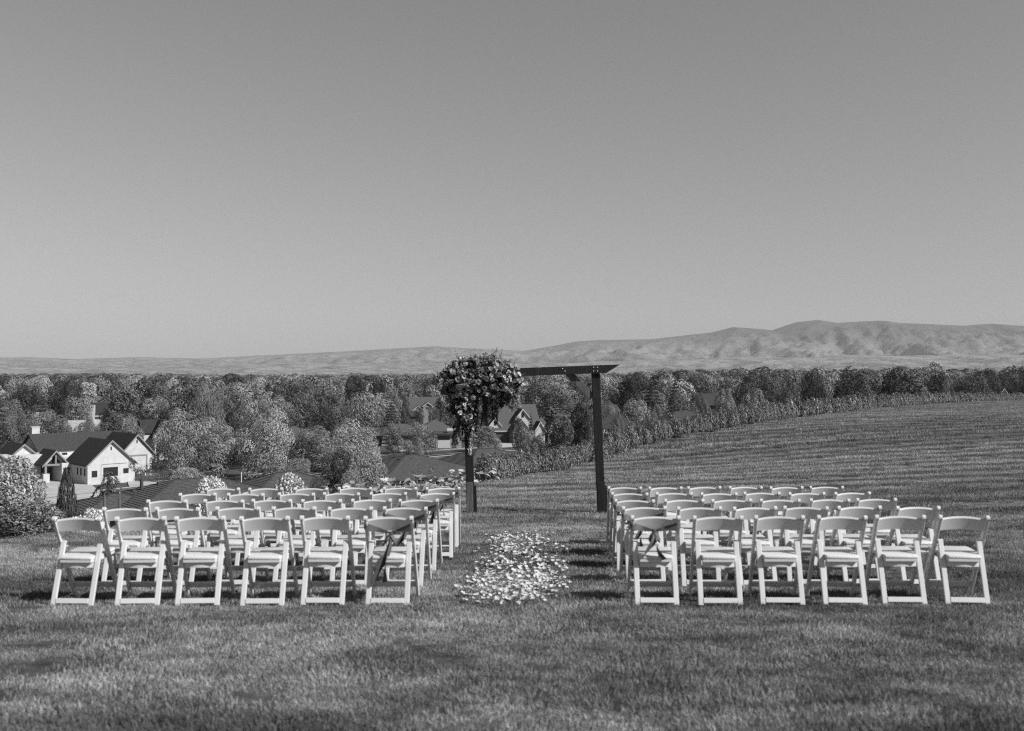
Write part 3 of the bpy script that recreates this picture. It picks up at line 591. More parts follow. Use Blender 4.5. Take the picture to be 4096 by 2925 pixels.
for i in keep:
    p = Cf[i]
    if all(np.linalg.norm(p-q) > .064 for q in placed): placed.append(p)
    else: continue
    if len(placed) > 225: break
    n = Nf[i]+np.array([0.1, -.25, .15])+rng.normal(size=3)*.25; kind = rng.choice(4, p=(.34, .26, .22, .18)); low = p[2] < fl(0, 1600)[2]
    q = Vector(n).to_track_quat('Z', 'Y'); rad = rng.uniform(.032, .060)*(.8 if low else 1)
    link('bloom', BL[kind], fa, p+np.array(n)*.02, q.to_euler(), rad, float(rng.choice((.18, .30, .42, .56, .70), p=(.14, .24, .26, .22, .14))))
def sprig_mesh(r):
    mb = MB(); C_ = []; 
    n = 26; z = r.random(n); a = r.random(n)*6.28; rr = .22*(1-z*.7)
    C_ = np.c_[rr*np.cos(a), rr*np.sin(a), z]; V, Qd = cards(r, C_, rand_dirs(r, n), .07, 1.1, .8); return npmesh('sprig', V, Qd, M['flower'], .6+.8*r.random(n))
SP = [sprig_mesh(rng) for _ in range(3)]
Cs, Ns, _ = lobe_points(rng, lobes, 300, .97)
for i in range(120):
    n = Ns[i]+rng.normal(size=3)*.3+np.array([0, -.1, .35]); q = Vector(n).to_track_quat('Z', 'Y'); link('leaf_sprig', SP[i % 3], fa, Cs[i], q.to_euler(), rng.uniform(.09, .17), float(rng.choice((.08, .2, .45))))
Cs, Ns, _ = lobe_points(rng, lobes[:4]+lobes[6:8], 400, .98)
for i in range(110):
    n = Ns[i]*1.2+rng.normal(size=3)*.45+np.array([0, -.05, .3]); q = Vector(n).to_track_quat('Z', 'Y'); link('leaf_sprig', SP[i % 3], fa, Cs[i], q.to_euler(), (.10, .10, rng.uniform(.16, .30)), float(rng.choice((.05, .10, .2, .32))))
def vine(px, py, ln, sway, tn):
    p = fl(px, py, rng.uniform(-.22, .1)); n = int(70*ln/.4)
    f = np.sort(rng.random(n)); C_ = np.c_[p[0]+sway*f**1.4+rng.normal(size=n)*.012, p[1]+rng.normal(size=n)*.012, p[2]-ln*f]
    V, Qd = cards(rng, C_, rand_dirs(rng, n), .012, 2.4, .5, up=(0, 0, 1)); mb = MB(); mb.tube([(p[0], p[1], p[2]+.05), (p[0]+sway*.4, p[1], p[2]-ln*.5), (p[0]+sway, p[1], p[2]-ln)], [.003, .002, .001], 4)
    o = link('trailing_vine', npmesh('trailing_vine', V, Qd, M['leaf'], .5+rng.random(n)), fa, color=tn); mb.build('vine_stem', M['stem'], o)
for k in range(30): vine(1936+k % 10*6+rng.uniform(-3, 3), 1588+rng.uniform(-10, 20), rng.uniform(.25, .42), rng.uniform(-.03, .01), .06)
for k in range(15): vine(1845+rng.uniform(-25, 40), 1660+rng.uniform(-20, 40), rng.uniform(.25, .48), -rng.uniform(.03, .17), .06)
for k in range(6): vine(1886+rng.uniform(-4, 10), 1725+rng.uniform(-8, 8), rng.uniform(.28, .42), -rng.uniform(.02, .10), .30)
for k in range(14): vine(2050+rng.uniform(-20, 20), 1590+rng.uniform(-10, 10), rng.uniform(.1, .2), rng.uniform(-.03, .05), .16)

# ------------------------------------------------------------------ petals scattered down the aisle
def petal_mesh(r):
    V = []; k = r.uniform(.25, .6)
    for j in range(4):
        for i in range(4):
            u = -1+2*i/3; v = -1+2*j/3; rr = math.sqrt(max(0, 1-.45*v*v)); V.append((u*.5*rr*(.7 if j == 0 else 1), v*.55, k*(u*u*.35+v*v*.22)+r.normal()*.04))
    return npmesh('petal', V, [(j*4+i, j*4+i+1, j*4+i+5, j*4+i+4) for j in range(3) for i in range(3)], M['petal'], smooth=True)
PT = [petal_mesh(rng) for _ in range(7)]
cl = [(rng.normal(.12, .27), rng.uniform(9.0, 14.3)) for _ in range(120)]+[(rng.normal(-.22, .16), rng.uniform(8.9, 10.4)) for _ in range(26)]+[(rng.normal(.26, .13), rng.uniform(9.3, 10.6)) for _ in range(26)]
pts = []
while len(pts) < 1350:
    if rng.random() < .78: c = cl[rng.integers(len(cl))]; x, y = c[0]+rng.normal()*.085, c[1]+rng.normal()*.10
    else: x, y = rng.normal(.1, .3), rng.uniform(8.75, 14.6)
    lo = -.62+.05*(y-9); hi = (.46 if y < 9.6 else .56+.05*min(3, y-9.6)) if y < 13 else .66
    if lo-.12*(rng.random() < .1) < x < hi and 8.75 < y < 14.7: pts.append((x, y))
pts = np.array(pts); pz = terrain(pts[:, 0], pts[:, 1])[0]
ordr = np.argsort(pts[:, 1]); big = set(ordr[:300].tolist()); PVs, PFs = [], []
for i in range(len(pts)):
    s = rng.uniform(.022, .047); rot = Vector((rng.normal()*.33, rng.normal()*.33, rng.random()*6.28)); loc = Vector((pts[i, 0], pts[i, 1], pz[i]+.022+rng.random()*.018))
    me = PT[i % 7]
    if i in big: tag(link('petal', me, None, loc, rot, (s, s*1.1, s)), 'single white flower petal lying in the grass of the aisle between the chair blocks', 'petal', 'white petals strewn down the aisle')
    else:
        from mathutils import Euler
        Mx = Matrix.LocRotScale(loc, Euler(rot), Vector((s, s*1.1, s))); b = len(PVs); PVs += [Mx @ v.co for v in me.vertices]; PFs += [tuple(v+b for v in p.vertices) for p in me.polygons]
tag(link('petals', npmesh('petals', [tuple(v) for v in PVs], PFs, M['petal'], smooth=True)), 'far end of the white petals strewn down the aisle', 'petals', kind='stuff')

# ------------------------------------------------------------------ houses
def chev(x0, x1, ze, zr, ov, th):
    xm = (x0+x1)/2; sl = (zr-ze)/(xm-x0); e = ze-ov*sl
    return [(x0-ov, e), (xm, zr), (x1+ov, e), (x1+ov, e+th), (xm, zr+th*1.25), (x0-ov, e+th)]
def sw(pts, c, ax): return [(p[0], c, p[1]) for p in pts] if ax == 'y' else [(c, p[0], p[1]) for p in pts]
def gable(par, x0, x1, y0, y1, ze, zr, ax='y', ov=.3, wall='white', roof='roof', fasc='fascia', zb=-1.2, ovf=.35):
    """gabled wing; ax = direction of the ridge"""
    a0, a1, b0, b1 = (x0, x1, y0, y1) if ax == 'y' else (y0, y1, x0, x1)
    sv = (lambda d: (0, d, 0)) if ax == 'y' else (lambda d: (d, 0, 0))
    m = (a0+a1)/2
    MB().prism(sw([(a0, zb), (a1, zb), (a1, ze), (m, zr-.02), (a0, ze)], b0, ax), sv(b1-b0)).build('wall', M[wall], par)
    r = MB().prism(sw(chev(a0, a1, ze+.02, zr+.02, ov, .16), b0-ovf, ax), sv(b1-b0+2*ovf)).build('roof', M[roof], par)
    if fasc: MB().prism(sw(chev(a0, a1, ze-.10, zr-.10, ov+.02, .27), b0-ovf-.05, ax), sv(.05-.004)).build('fascia', M[fasc], par)
    return r
def hip(par, x0, x1, y0, y1, ze, zr, ov=.5, wall='grey', roof='roofm', zb=-2.0, caps=False):
    MB().box((x0, y0, zb), (x1, y1, ze-.12)).build('wall', M[wall], par)
    X0, X1, Y0, Y1 = x0-ov, x1+ov, y0-ov, y1+ov; hx, hy = (X1-X0)/2, (Y1-Y0)/2; mb = MB(); v = mb.bm.verts.new
    xm, ym = (X0+X1)/2, (Y0+Y1)/2
    r0, r1 = ((X0+hy, ym), (X1-hy, ym)) if hx >= hy else ((xm, Y0+hx), (xm, Y1-hx))
    lo = [v((a, b, ze-.22)) for a, b in ((X0, Y0), (X1, Y0), (X1, Y1), (X0, Y1))]; up = [v((a, b, ze-.02)) for a, b in ((X0, Y0), (X1, Y0), (X1, Y1), (X0, Y1))]
    A, B = v((*r0, zr)), v((*r1, zr)); f = mb.bm.faces.new
    f(lo[::-1])
    for i in range(4): f((lo[i], lo[(i+1) % 4], up[(i+1) % 4], up[i]))
    if hx >= hy: f((up[0], up[1], B, A)); f((up[1], up[2], B)); f((up[2], up[3], A, B)); f((up[3], up[0], A))
    else: f((up[0], up[1], A)); f((up[1], up[2], B, A)); f((up[2], up[3], B)); f((up[3], up[0], A, B))
    ro = mb.build('roof', M[roof], par)
    if caps:
        # overlapping shingle courses, each with its lower edge standing proud
        cs = [Vector((a, b, ze-.02)) for a, b in ((X0, Y0), (X1, Y0), (X1, Y1), (X0, Y1))]; A_, B_ = Vector((*r0, zr)), Vector((*r1, zr))
        near = lambda q: min((A_, B_), key=lambda e: (e-q).length)
        sm = MB()
        for i in range(4):
            p0, p1 = cs[i], cs[(i+1) % 4]; q0, q1 = near(p0), near(p1); nr = (p1-p0).cross((q0+q1)/2-p0).normalized(); nc = max(6, int(((q0+q1)/2-(p0+p1)/2).length/.26))
            for k in range(nc):
                f0, f1 = k/nc, (k+1)/nc; lo0, lo1 = p0.lerp(q0, f0), p1.lerp(q1, f0); hi0, hi1 = p0.lerp(q0, f1), p1.lerp(q1, f1)
                if (hi1-hi0).length < .02: hi1 = hi0+(lo1-lo0)*.02
                sm.poly([lo0+nr*.045, lo1+nr*.045, hi1+nr*.006, hi0+nr*.006]); sm.poly([lo0+nr*.003, lo1+nr*.003, lo1+nr*.045, lo0+nr*.045])
        sm.build('shingles', M[roof], ro)['kind'] = 'stuff'
        segs = [((*r0, zr), (*r1, zr))]+[((a, b, ze-.02), (*min((r0, r1), key=lambda q: (q[0]-a)**2+(q[1]-b)**2), zr)) for a, b in ((X0, Y0), (X1, Y0), (X1, Y1), (X0, Y1))]
        for p, q in segs: MB().bar(Vector(p)+Vector((0, 0, .01)), Vector(q)+Vector((0, 0, .01)), .22, .05, up=(0, 0, 1) if False else (1, .3, 0)).build('ridge_cap', M['roof'], ro)
    return ro
def window(par, x, y, z0, z1, w, face='-y', mull=1, frame='frame'):
    """window set in a wall: frame bars and panes; face is the way it looks"""
    d = {'-y': (0, -1), '-x': (-1, 0), 'x': (1, 0)}[face]; n = Vector((d[0], d[1], 0)); t = Vector((-d[1], d[0], 0)); c = Vector((x, y, 0)); mb = MB(); bw = .07
    def bx(mb, u0, u1, za, zb, o0, o1):
        ps = [c+t*u+n*o for u in (u0, u1) for o in (o0, o1)]; lo = [min(p[i] for p in ps) for i in (0, 1)]; hi = [max(p[i] for p in ps) for i in (0, 1)]; mb.box((lo[0], lo[1], za), (hi[0], hi[1], zb))
    bx(mb, -w/2, w/2, z0, z0+bw, -.05, .05); bx(mb, -w/2, w/2, z1-bw, z1, -.05, .05); bx(mb, -w/2, -w/2+bw, z0+bw, z1-bw, -.05, .05); bx(mb, w/2-bw, w/2, z0+bw, z1-bw, -.05, .05)
    pw = (w-2*bw)/mull
    for i in range(1, mull): bx(mb, -w/2+bw+pw*i-.03, -w/2+bw+pw*i+.03, z0+bw, z1-bw, -.05, .05)
    o = mb.build('window', M[frame], par)
    for i in range(mull):
        q = MB(); bx(q, -w/2+bw+pw*i+(.03 if i else 0), -w/2+bw+pw*(i+1)-(.03 if i < mull-1 else 0), z0+bw, z1-bw, -.03, .012); q.build('pane', M['glass'], o)
    return o
def box(par, a, b, name, m): return MB().box(a, b).build(name, M[m], par)
def house(name, x, y, rz, label, cat='house', z=None):
    return empty(name, (x, y, H(x, y) if z is None else z+CZ), R(rz), label, cat)

# white painted-brick house at the foot of the slope
wh = house('white_house', -63.9, 150, 43, 'white painted brick house with several dark steep gables and a pale chimney', z=-17.0)
gable(wh, 0, 7.2, 0, 9, 3.05, 6.45, 'y')
gable(wh, 8.0, 12.9, 7.1, 17, 4.1, 6.75, 'y')
gable(wh, -2, 12.5, 15.5, 24, 4.4, 6.7, 'x', roof='roofg', fasc=None)
gable(wh, -6.9, -3.2, 13.0, 20, 4.0, 5.6, 'y')
gable(wh, -14, -8.4, 6, 14, 3.0, 5.3, 'y')
box(wh, (.2, 7.2, -1), (8.1, 15.6, 3.25), 'wall', 'white'); box(wh, (-12, 11.2, -1), (.1, 15.6, 4.15), 'wall', 'white'); box(wh, (-1.4, 6.9, -1), (.1, 11.1, 2.95), 'wall', 'white')
r_ = gable(wh, -3.9, -.4, 8.0, 12, 2.85, 4.75, 'y', wall='white', zb=2.55, ovf=.9)
for x in (-3.6, -.7):
    box(wh, (x-.16, 7.35, 1.4), (x+.16, 7.65, 2.6), 'porch_post', 'fascia'); box(wh, (x-.45, 7.05, -.8), (x+.45, 7.95, 1.42), 'porch_pier', 'white')
box(wh, (-4.1, 7.3, 2.58), (-.2, 7.7, 2.85), 'porch_beam', 'fascia'); box(wh, (-2.25, 7.25, 2.86), (-2.05, 7.5, 4.2), 'truss_post', 'fascia')
MB().prism([(-3.2, 7.98, 2.9), (-1.1, 7.98, 2.9), (-2.15, 7.98, 4.05)], (0, -.06, 0)).build('gable_window', M['glass'], wh)
o = box(wh, (-3.1, 11.12, -.1), (-1.0, 11.19, 2.3), 'door', 'frame')
for k in range(6): box(o, (-3.0, 11.09, .2+.35*k), (-1.1, 11.118, .28+.35*k), 'door_slat', 'grey')
box(wh, (-.75, 11.05, .2), (-.55, 11.18, 2.2), 'side_light', 'glass'); box(wh, (-1.15, 6.82, .0), (-.15, 6.89, 2.25), 'door', 'dark')
b0 = MB().box((-1.7, 20.0, 3), (-.5, 21.0, 8.0)).build('chimney', M['white'], wh); box(b0, (-1.78, 19.92, 7.9), (-.42, 21.08, 8.05), 'chimney_cap', 'white')
window(wh, 3.45, 0, 1.15, 2.5, 2.2, mull=2); window(wh, 1.02, 0, 1.15, 2.1, .8); window(wh, 5.8, 0, 1.45, 2.2, .8, mull=2); box(wh, (3.42, -.03, 5.1), (3.62, .01, 5.65), 'attic_vent', 'frame'); box(wh, (10.35, 7.07, 5.5), (10.55, 7.11, 6.05), 'attic_vent', 'frame')
box(wh, (2.05, -.06, 3.0), (5.9, .01, 3.05), 'band_course', 'fascia'); box(wh, (2.0, -.08, -.6), (2.22, .01, 3.0), 'pilaster', 'white')
for y in (1.1, 2.7, 4.1): window(wh, 0, y, 1.3, 2.4, .42, '-x')
o = box(wh, (8.55, 7.0, 3.35), (12.15, 7.11, 3.6), 'door_frame', 'fascia'); box(wh, (11.95, 7.0, -.3), (12.15, 7.11, 3.35), 'door_frame', 'fascia')
gd = box(wh, (8.6, 7.04, -.3), (11.94, 7.12, 3.34), 'garage_door', 'white')
for k in range(5): box(gd, (8.62, 7.02, .05+.65*k), (11.92, 7.05, .62+.65*k), 'door_panel', 'white')
for x in (.6, 1.9): window(wh, x, 15.5, 3.55, 3.9, .9)
for x in (-6.6, -5.6): window(wh, x, 11.2, 1.0, 2.9, .55)
window(wh, -11.9, 6, 2.9, 3.6, .4)

# dark hip-roofed house just below the lawn
nh = house('low_dark_roofed_house', -24.6, 77.6, 40, 'low house with a dark shingled hip roof behind the white chair rows', z=-12.6)
hip(nh, -6.6, 6.6, -5.0, 5.0, 2.6, 4.35, .55, 'grey', 'roofm', -4, True)
hip(nh, -9.6, -2.0, -2.6, 4.2, 2.3, 3.55, .5, 'cream', 'roofm', -4, True)
for x, y, z in ((-4.2, 1.6, 3.4), (-2.6, .7, 4.0), (-1.2, .6, 4.1), (.2, .6, 4.15), (1.5, .6, 4.15)): box(nh, (x-.16, y-.16, z-.4), (x+.16, y+.16, z+.2), 'roof_vent', 'dark')
MB().tube([(-3.8, 1.2, 3.0), (-3.8, 1.2, 4.5)], [.13, .13], 10).build('vent_pipe', M['dark'], nh); MB().tube([(4.2, 1.0, 3.4), (4.2, 1.0, 4.5)], [.05, .05], 8).build('vent_pipe', M['metal'], nh)
# second dark roof, right of the pale mounds, and the hip roofs beyond the broad-leaved bed
h = house('hip_roofed_house', -21.5, 95, 38, 'low dark hip roof half hidden by the big pale and dark shrub', z=-13.5); hip(h, -5, 5, -4, 4, 2.3, 4.0, .5, 'grey', 'roofm', -4, True)
c = P(1590, 1828, 112); h = house('broad_hip_roofed_house', c.x+.9, 113, 36, 'house with a broad dark hip roof behind the bed of large leaves', z=-13.9)
hip(h, -6.0, 6.6, -6.2, 5.0, 2.7, 4.55, .6, 'grey', 'roofm', -5, True)
for x, y, z in ((-1.6, -1.4, 4.1), (-.2, -1.6, 4.1)): MB().tube([(x, y, z-.3), (x, y, z+.2)], [.2, .24], 10).build('roof_vent', M['dark'], h)
c = P(1950, 1815, 119); h = house('small_hip_roofed_house', c.x-.2, 118, 38, 'small dark hip roof with a plain stucco wall behind the arch post', z=-14.1)
hip(h, -4.8, 4.8, -3.6, 3.6, 3.6, 5.05, .45, 'grey', 'roofm', -5, True)

# gabled house seen through the arch
c = P(2045, 1700, 243); gh = house('gabled_house', c.x, 243, 14, 'large house with a steep dark roof and white dormer gables seen through the arch')
def gz(py, d): return -(py-HY)/F*d-VAL
gable(gh, -5.6, 6.6, -3, 9, 3.1, 8.9, 'x', .5, 'cream', 'roofm', None)
MB().prism([(6.2, -4.5, 3.0), (10.0, -2.0, 3.0), (10.0, 6, 3.0), (6.2, 8, 3.0), (6.2, 3, 7.4)], (0, 0, .01)).build('side_wall', M['cream'], gh)
hip(gh, 5.6, 9.4, -2, 7, 3.0, 6.2, .4, 'cream', 'roofm')
gable(gh, -1.2, 3.2, -6.5, 2, 3.1, 5.7, 'y', .4, 'cream', 'roof', 'trim'); gable(gh, .5, 3.9, -2.6, 3, 6.0, 8.0, 'y', .3, 'trim', 'roof', 'trim', 4)
gable(gh, -6.0, -3.3, -2.6, 2.6, 4.3, 5.9, 'y', .3, 'trim', 'roof', 'trim', 3.2); gable(gh, 4.9, 7.3, -4.4, 2.6, 3.1, 5.0, 'y', .3, 'trim', 'roof', 'trim')
gable(gh, 8.1, 10.6, -4.6, 2.6, 3.0, 5.2, 'y', .3, 'cream', 'roof', 'trim')
for x, z in ((2.2, 6.6), (-4.65, 4.75)): window(gh, x, -2.6, z-.5, z+.5, .6)
box(gh, (-.5, -6.56, -.4), (1.1, -6.48, 2.4), 'garage_door', 'dark'); box(gh, (-5.5, -3.06, -.4), (-1.3, -2.96, 2.7), 'garage_opening_shade', 'dark'); box(gh, (-5.9, -3.5, 2.75), (-1.3, -3.2, 3.0), 'fascia', 'trim'); window(gh, 9.3, -4.6, .8, 2.1, 1.1, frame='trim')  # dark panel on the wall painted as the shade inside the garage opening
# craftsman house with white-trimmed gables, up behind
c = P(1690, 1600, 335); h = house('craftsman_house', c.x, 335, 8, 'far dark-roofed house with three white-trimmed porch gables, beside the bouquet')
gable(h, -4.2, 5, 0, 10, 4.6, 8.5, 'x', .3, 'grey', 'roofm', None)
for x, z, wd in ((-1.6, 5.8, 3.4), (1.6, 6.9, 2.9), (4.4, 6.3, 2.4)):
    gable(h, x-wd/2, x+wd/2, -2.6, 4, z-wd*.36, z, 'y', .35, 'cream' if x < 0 else 'grey', 'roof', 'trim')
window(h, 1.6, -2.6, 4.6, 5.7, 1.3, mull=3, frame='trim'); hip(h, -5.5, 0, -6, -1, 2.6, 4.4, .4, 'dark', 'roof')
# long low house and flat-roofed garage by the road
c = P(1560, 1720, 232); h = house('long_low_house', c.x, 234, 10, 'long low house with a dark overlapping hip roof across the road'); hip(h, -4, 8, -4, 5, 2.6, 4.9, .7, 'dark', 'roofm'); hip(h, 6.5, 15, 0, 8, 3.2, 5.6, .6, 'dark', 'roofm')
for k in range(4): box(h, (-2.4+.1*k, -4.6-.2*(k % 2), .1+.75*k), (-.9+.1*k, -4.02, .5+.75*k), 'ledge', 'grey')
c = P(1785, 1750, 224); h = house('flat_roofed_garage', c.x, 224, 4, 'flat-roofed pale garage with a stone pier beside the road')
box(h, (-2.2, 0, -1), (1.2, 6, 3.1), 'wall', 'cream'); box(h, (-2.9, -.7, 3.1), (2.2, 6.2, 3.3), 'roof', 'dark'); box(h, (.2, .6, 3.7), (4.8, 6, 4.1), 'upper_roof', 'trim'); box(h, (.3, .8, 3.3), (4.6, 5.9, 3.7), 'clerestory', 'grey'); box(h, (2.3, -.6, -1), (3.4, .5, 3.69), 'pier', 'stone')
gd = box(h, (-1.9, -.06, -.2), (.8, .02, 1.75), 'garage_door', 'white'); box(h, (-1.9, -.05, 1.76), (.8, .02, 2.75), 'door_window', 'glass')
# roofs behind the hedge on the right
c = P(2530, 1690, 208); h = house('ranch_house', c.x, 210, -6, 'long dark-roofed ranch house behind the hedge with a pale garage door', z=-14.6); hip(h, -8.5, 1.5, -4, 5, 3.0, 5.9, .6, 'dark', 'roofg', -4); hip(h, -1, 7.6, -6, 3, 2.5, 4.8, .5, 'dark', 'roofg', -4)
gd = box(h, (2.0, -6.08, -.4), (6.6, -5.98, 1.9), 'garage_door', 'trim'); window(h, -7.4, -4, .4, 1.9, 1.2); box(h, (-9.2, -6.2, 2.35), (-5.2, -3.4, 2.55), 'porch_roof', 'roofg')
c = P(2740, 1655, 226); h = house('neighbouring_ranch_house', c.x, 226, 30, 'low roof rising behind the ranch house and the hedge', z=-14.0); hip(h, -6, 4, -3, 3, 3.4, 5.2, .5, 'dark', 'roofg', -4)
c = P(2836, 1585, 330); h = house('pale_roofed_house', c.x, 330, 0, 'pale plain roof among dark trees far behind the hedge', z=-15.5); gable(h, -4.2, 3.6, 0, 9, 4.9, 8.2, 'x', .6, 'dark', 'roofg', None)
c = P(2258, 1662, 285); h = house('small_roof_house', c.x, 285, 0, 'small low-roofed house under trees between the gabled house and the arch post'); hip(h, -3.2, 2.8, -2, 4, 4.6, 6.0, .4, 'grey', 'roofm')
c = P(2215, 1690, 262); h = house('pale_shed', c.x, 262, 0, 'pale flat shed roof just right of the gabled house', 'shed'); box(h, (-3.5, 0, -1), (1.8, 4, 3.3), 'wall', 'grey'); box(h, (-3.8, -.3, 3.3), (2.1, 4.3, 3.5), 'roof', 'stone')
c = P(2455, 1615, 300); h = house('grey_roof_house', c.x, 300, 25, 'grey roof and small white gable partly hidden right of the arch post'); gable(h, -5, 3, 0, 8, 4.4, 7.0, 'x', .4, 'dark', 'roofg', None); gable(h, .5, 3.5, -2, 3, 3.2, 5.0, 'y', .3, 'trim', 'roof', 'trim')
c = P(4015, 1555, 330); h = house('tiny_gabled_house', c.x, 330, 0, 'tiny pale gable end far right above the hedge', z=-13.5); gable(h, -1.6, 1.6, 0, 6, 5.9, 8.0, 'y', .4, 'trim', 'roof', 'trim')
# roofs among the trees behind the white house
c = P(594, 1690, 192); h = house('porch_gable_house', c.x, 194, 30, 'dark-roofed house with a pale porch gable between trees behind the white house'); gable(h, -1.6, 3.0, 0, 6, 5.4, 7.6, 'x', .3, 'white', 'roof', None); gable(h, -.2, 3.6, -3.5, 3, 5.0, 7.6, 'y', .4, 'white', 'roof', 'fascia', 4.4); box(h, (3.2, -3.3, -1), (3.5, -3.0, 4.4), 'porch_post', 'trim'); box(h, (-.1, -3.3, -1), (.2, -3.0, 4.4), 'porch_post', 'trim')
window(h, 1.6, 0, 1.6, 3.4, 2.4, mull=2)
c = P(296, 1705, 205); h = house('tan_roofed_house', c.x, 205, 20, 'pale-roofed house mostly hidden by trees behind the long roof'); gable(h, -2.8, 1.8, 0, 7, 4.6, 6.9, 'x', .5, 'white', 'stone', None)
c = P(378, 1652, 265); h = house('chimney_house', c.x, 268, 15, 'dark roof with a white chimney up among the trees'); gable(h, -2.4, 2.2, 0, 7, 5.6, 8.6, 'x', .4, 'white', 'roof', None); box(h, (-2.2, -.6, 3), (-1.0, .5, 8.2), 'chimney', 'white'); box(h, (-2.8, -.55, 5.0), (1.2, -.45, 5.4), 'fascia', 'trim')
c = P(133, 1665, 250); h = house('far_white_chimney_house', c.x, 252, 0, 'scrap of white wall and tiled top peeping between trees on the left'); gable(h, -1.2, 1.0, 0, 5, 5.6, 6.6, 'x', .3, 'white', 'stone', None)
c = P(1170, 1740, 196); h = house('shaded_dark_roofed_house', c.x, 198, 12, 'dark hip roof with a pale drive between two windblown trees'); hip(h, -4.5, 4.2, -3, 5, 3.6, 6.3, .5, 'dark', 'roofm')
c = P(940, 1760, 188); h = house('low_shadowed_house', c.x, 190, 5, 'low shadowed house glimpsed between windblown trees'); hip(h, -3.8, 3.2, -2, 5, 3.2, 4.6, .5, 'dark', 'stone')
c = P(1420, 1620, 300); 
# roads, pavements, drives draped on the ground
def ribbon(name, pts, w0, w1, lift, m, n=60):
    pts = np.array(pts, float); t = np.r_[0, np.cumsum(np.hypot(*np.diff(pts, axis=0).T))]; u = np.linspace(0, t[-1], n)
    c = np.c_[np.interp(u, t, pts[:, 0]), np.interp(u, t, pts[:, 1])]
    for _ in range(4): c[1:-1] = (c[:-2]+2*c[1:-1]+c[2:])/4
    d = np.gradient(c, axis=0); d /= np.linalg.norm(d, axis=1)[:, None]; nrm = np.c_[-d[:, 1], d[:, 0]]
    offs = np.linspace(w0, w1, 4); rows = [c+nrm*o for o in offs]; V = np.concatenate(rows); z = terrain(V[:, 0], V[:, 1])[0]+lift
    Qd = [(j*n+i, j*n+i+1, (j+1)*n+i+1, (j+1)*n+i) for j in range(3) for i in range(n-1)]
    return tag(link(name, npmesh(name, np.c_[V, z], Qd, m, smooth=True)), kind='structure')
RD = [(-62, 128), (-52, 143), (-40, 156), (-31, 176), (-24, 200), (-10, 214.5), (4, 226), (22, 236), (60, 246), (120, 250)]
ribbon('road', RD, -3.6, 3.6, .05, M['asph']); ribbon('kerb', RD, 3.6, 3.95, .17, M['conc']); ribbon('kerb', RD, -3.95, -3.6, .17, M['conc']); ribbon('pavement', RD, 5.2, 6.6, .10, M['walk']); ribbon('pavement', RD, -6.8, -5.4, .10, M['walk'])
def drape(name, quad, lift, m, n=10):
    q = [np.array(ground_px(*p)[:2]) for p in quad]; V = []
    for j in range(n+1):
        for i in range(n+1):
            u, v = i/n, j/n; V.append((q[0]*(1-u)+q[1]*u)*(1-v)+(q[3]*(1-u)+q[2]*u)*v)
    V = np.array(V); z = terrain(V[:, 0], V[:, 1])[0]+lift
    return tag(link(name, npmesh(name, np.c_[V, z], [(j*(n+1)+i, j*(n+1)+i+1, (j+1)*(n+1)+i+1, (j+1)*(n+1)+i) for j in range(n) for i in range(n)], m, smooth=True)), kind='structure')
drape('driveway', [(520, 1955), (700, 1925), (660, 1893), (500, 1900)], .14, M['conc']); drape('driveway', [(150, 2030), (420, 1985), (360, 1935), (170, 1920)], .12, M['conc']); drape('driveway', [(1985, 1795), (2110, 1788), (2075, 1756), (1995, 1766)], .15, M['conc'])
drape('driveway', [(1090, 1822), (1250, 1812), (1235, 1775), (1095, 1782)], .14, M['conc']); drape('driveway', [(1585, 1812), (1690, 1808), (1680, 1783), (1590, 1786)], .15, M['conc']); drape('driveway', [(2330, 1800), (2490, 1796), (2440, 1775), (2350, 1778)], .15, M['conc'])
drape('garden_path', [(1640, 1852), (1776, 1872), (1776, 1866), (1660, 1846)], .15, M['walk']); drape('garden_path', [(1740, 1880), (1776, 1876), (1776, 1871), (1730, 1874)], .18, M['walk'])
drape('front_lawn', [(1560, 1880), (1990, 1830), (2000, 1806), (1620, 1842)], .06, mat('far_lawn', .13, .95, .25, .8, .6, 9))

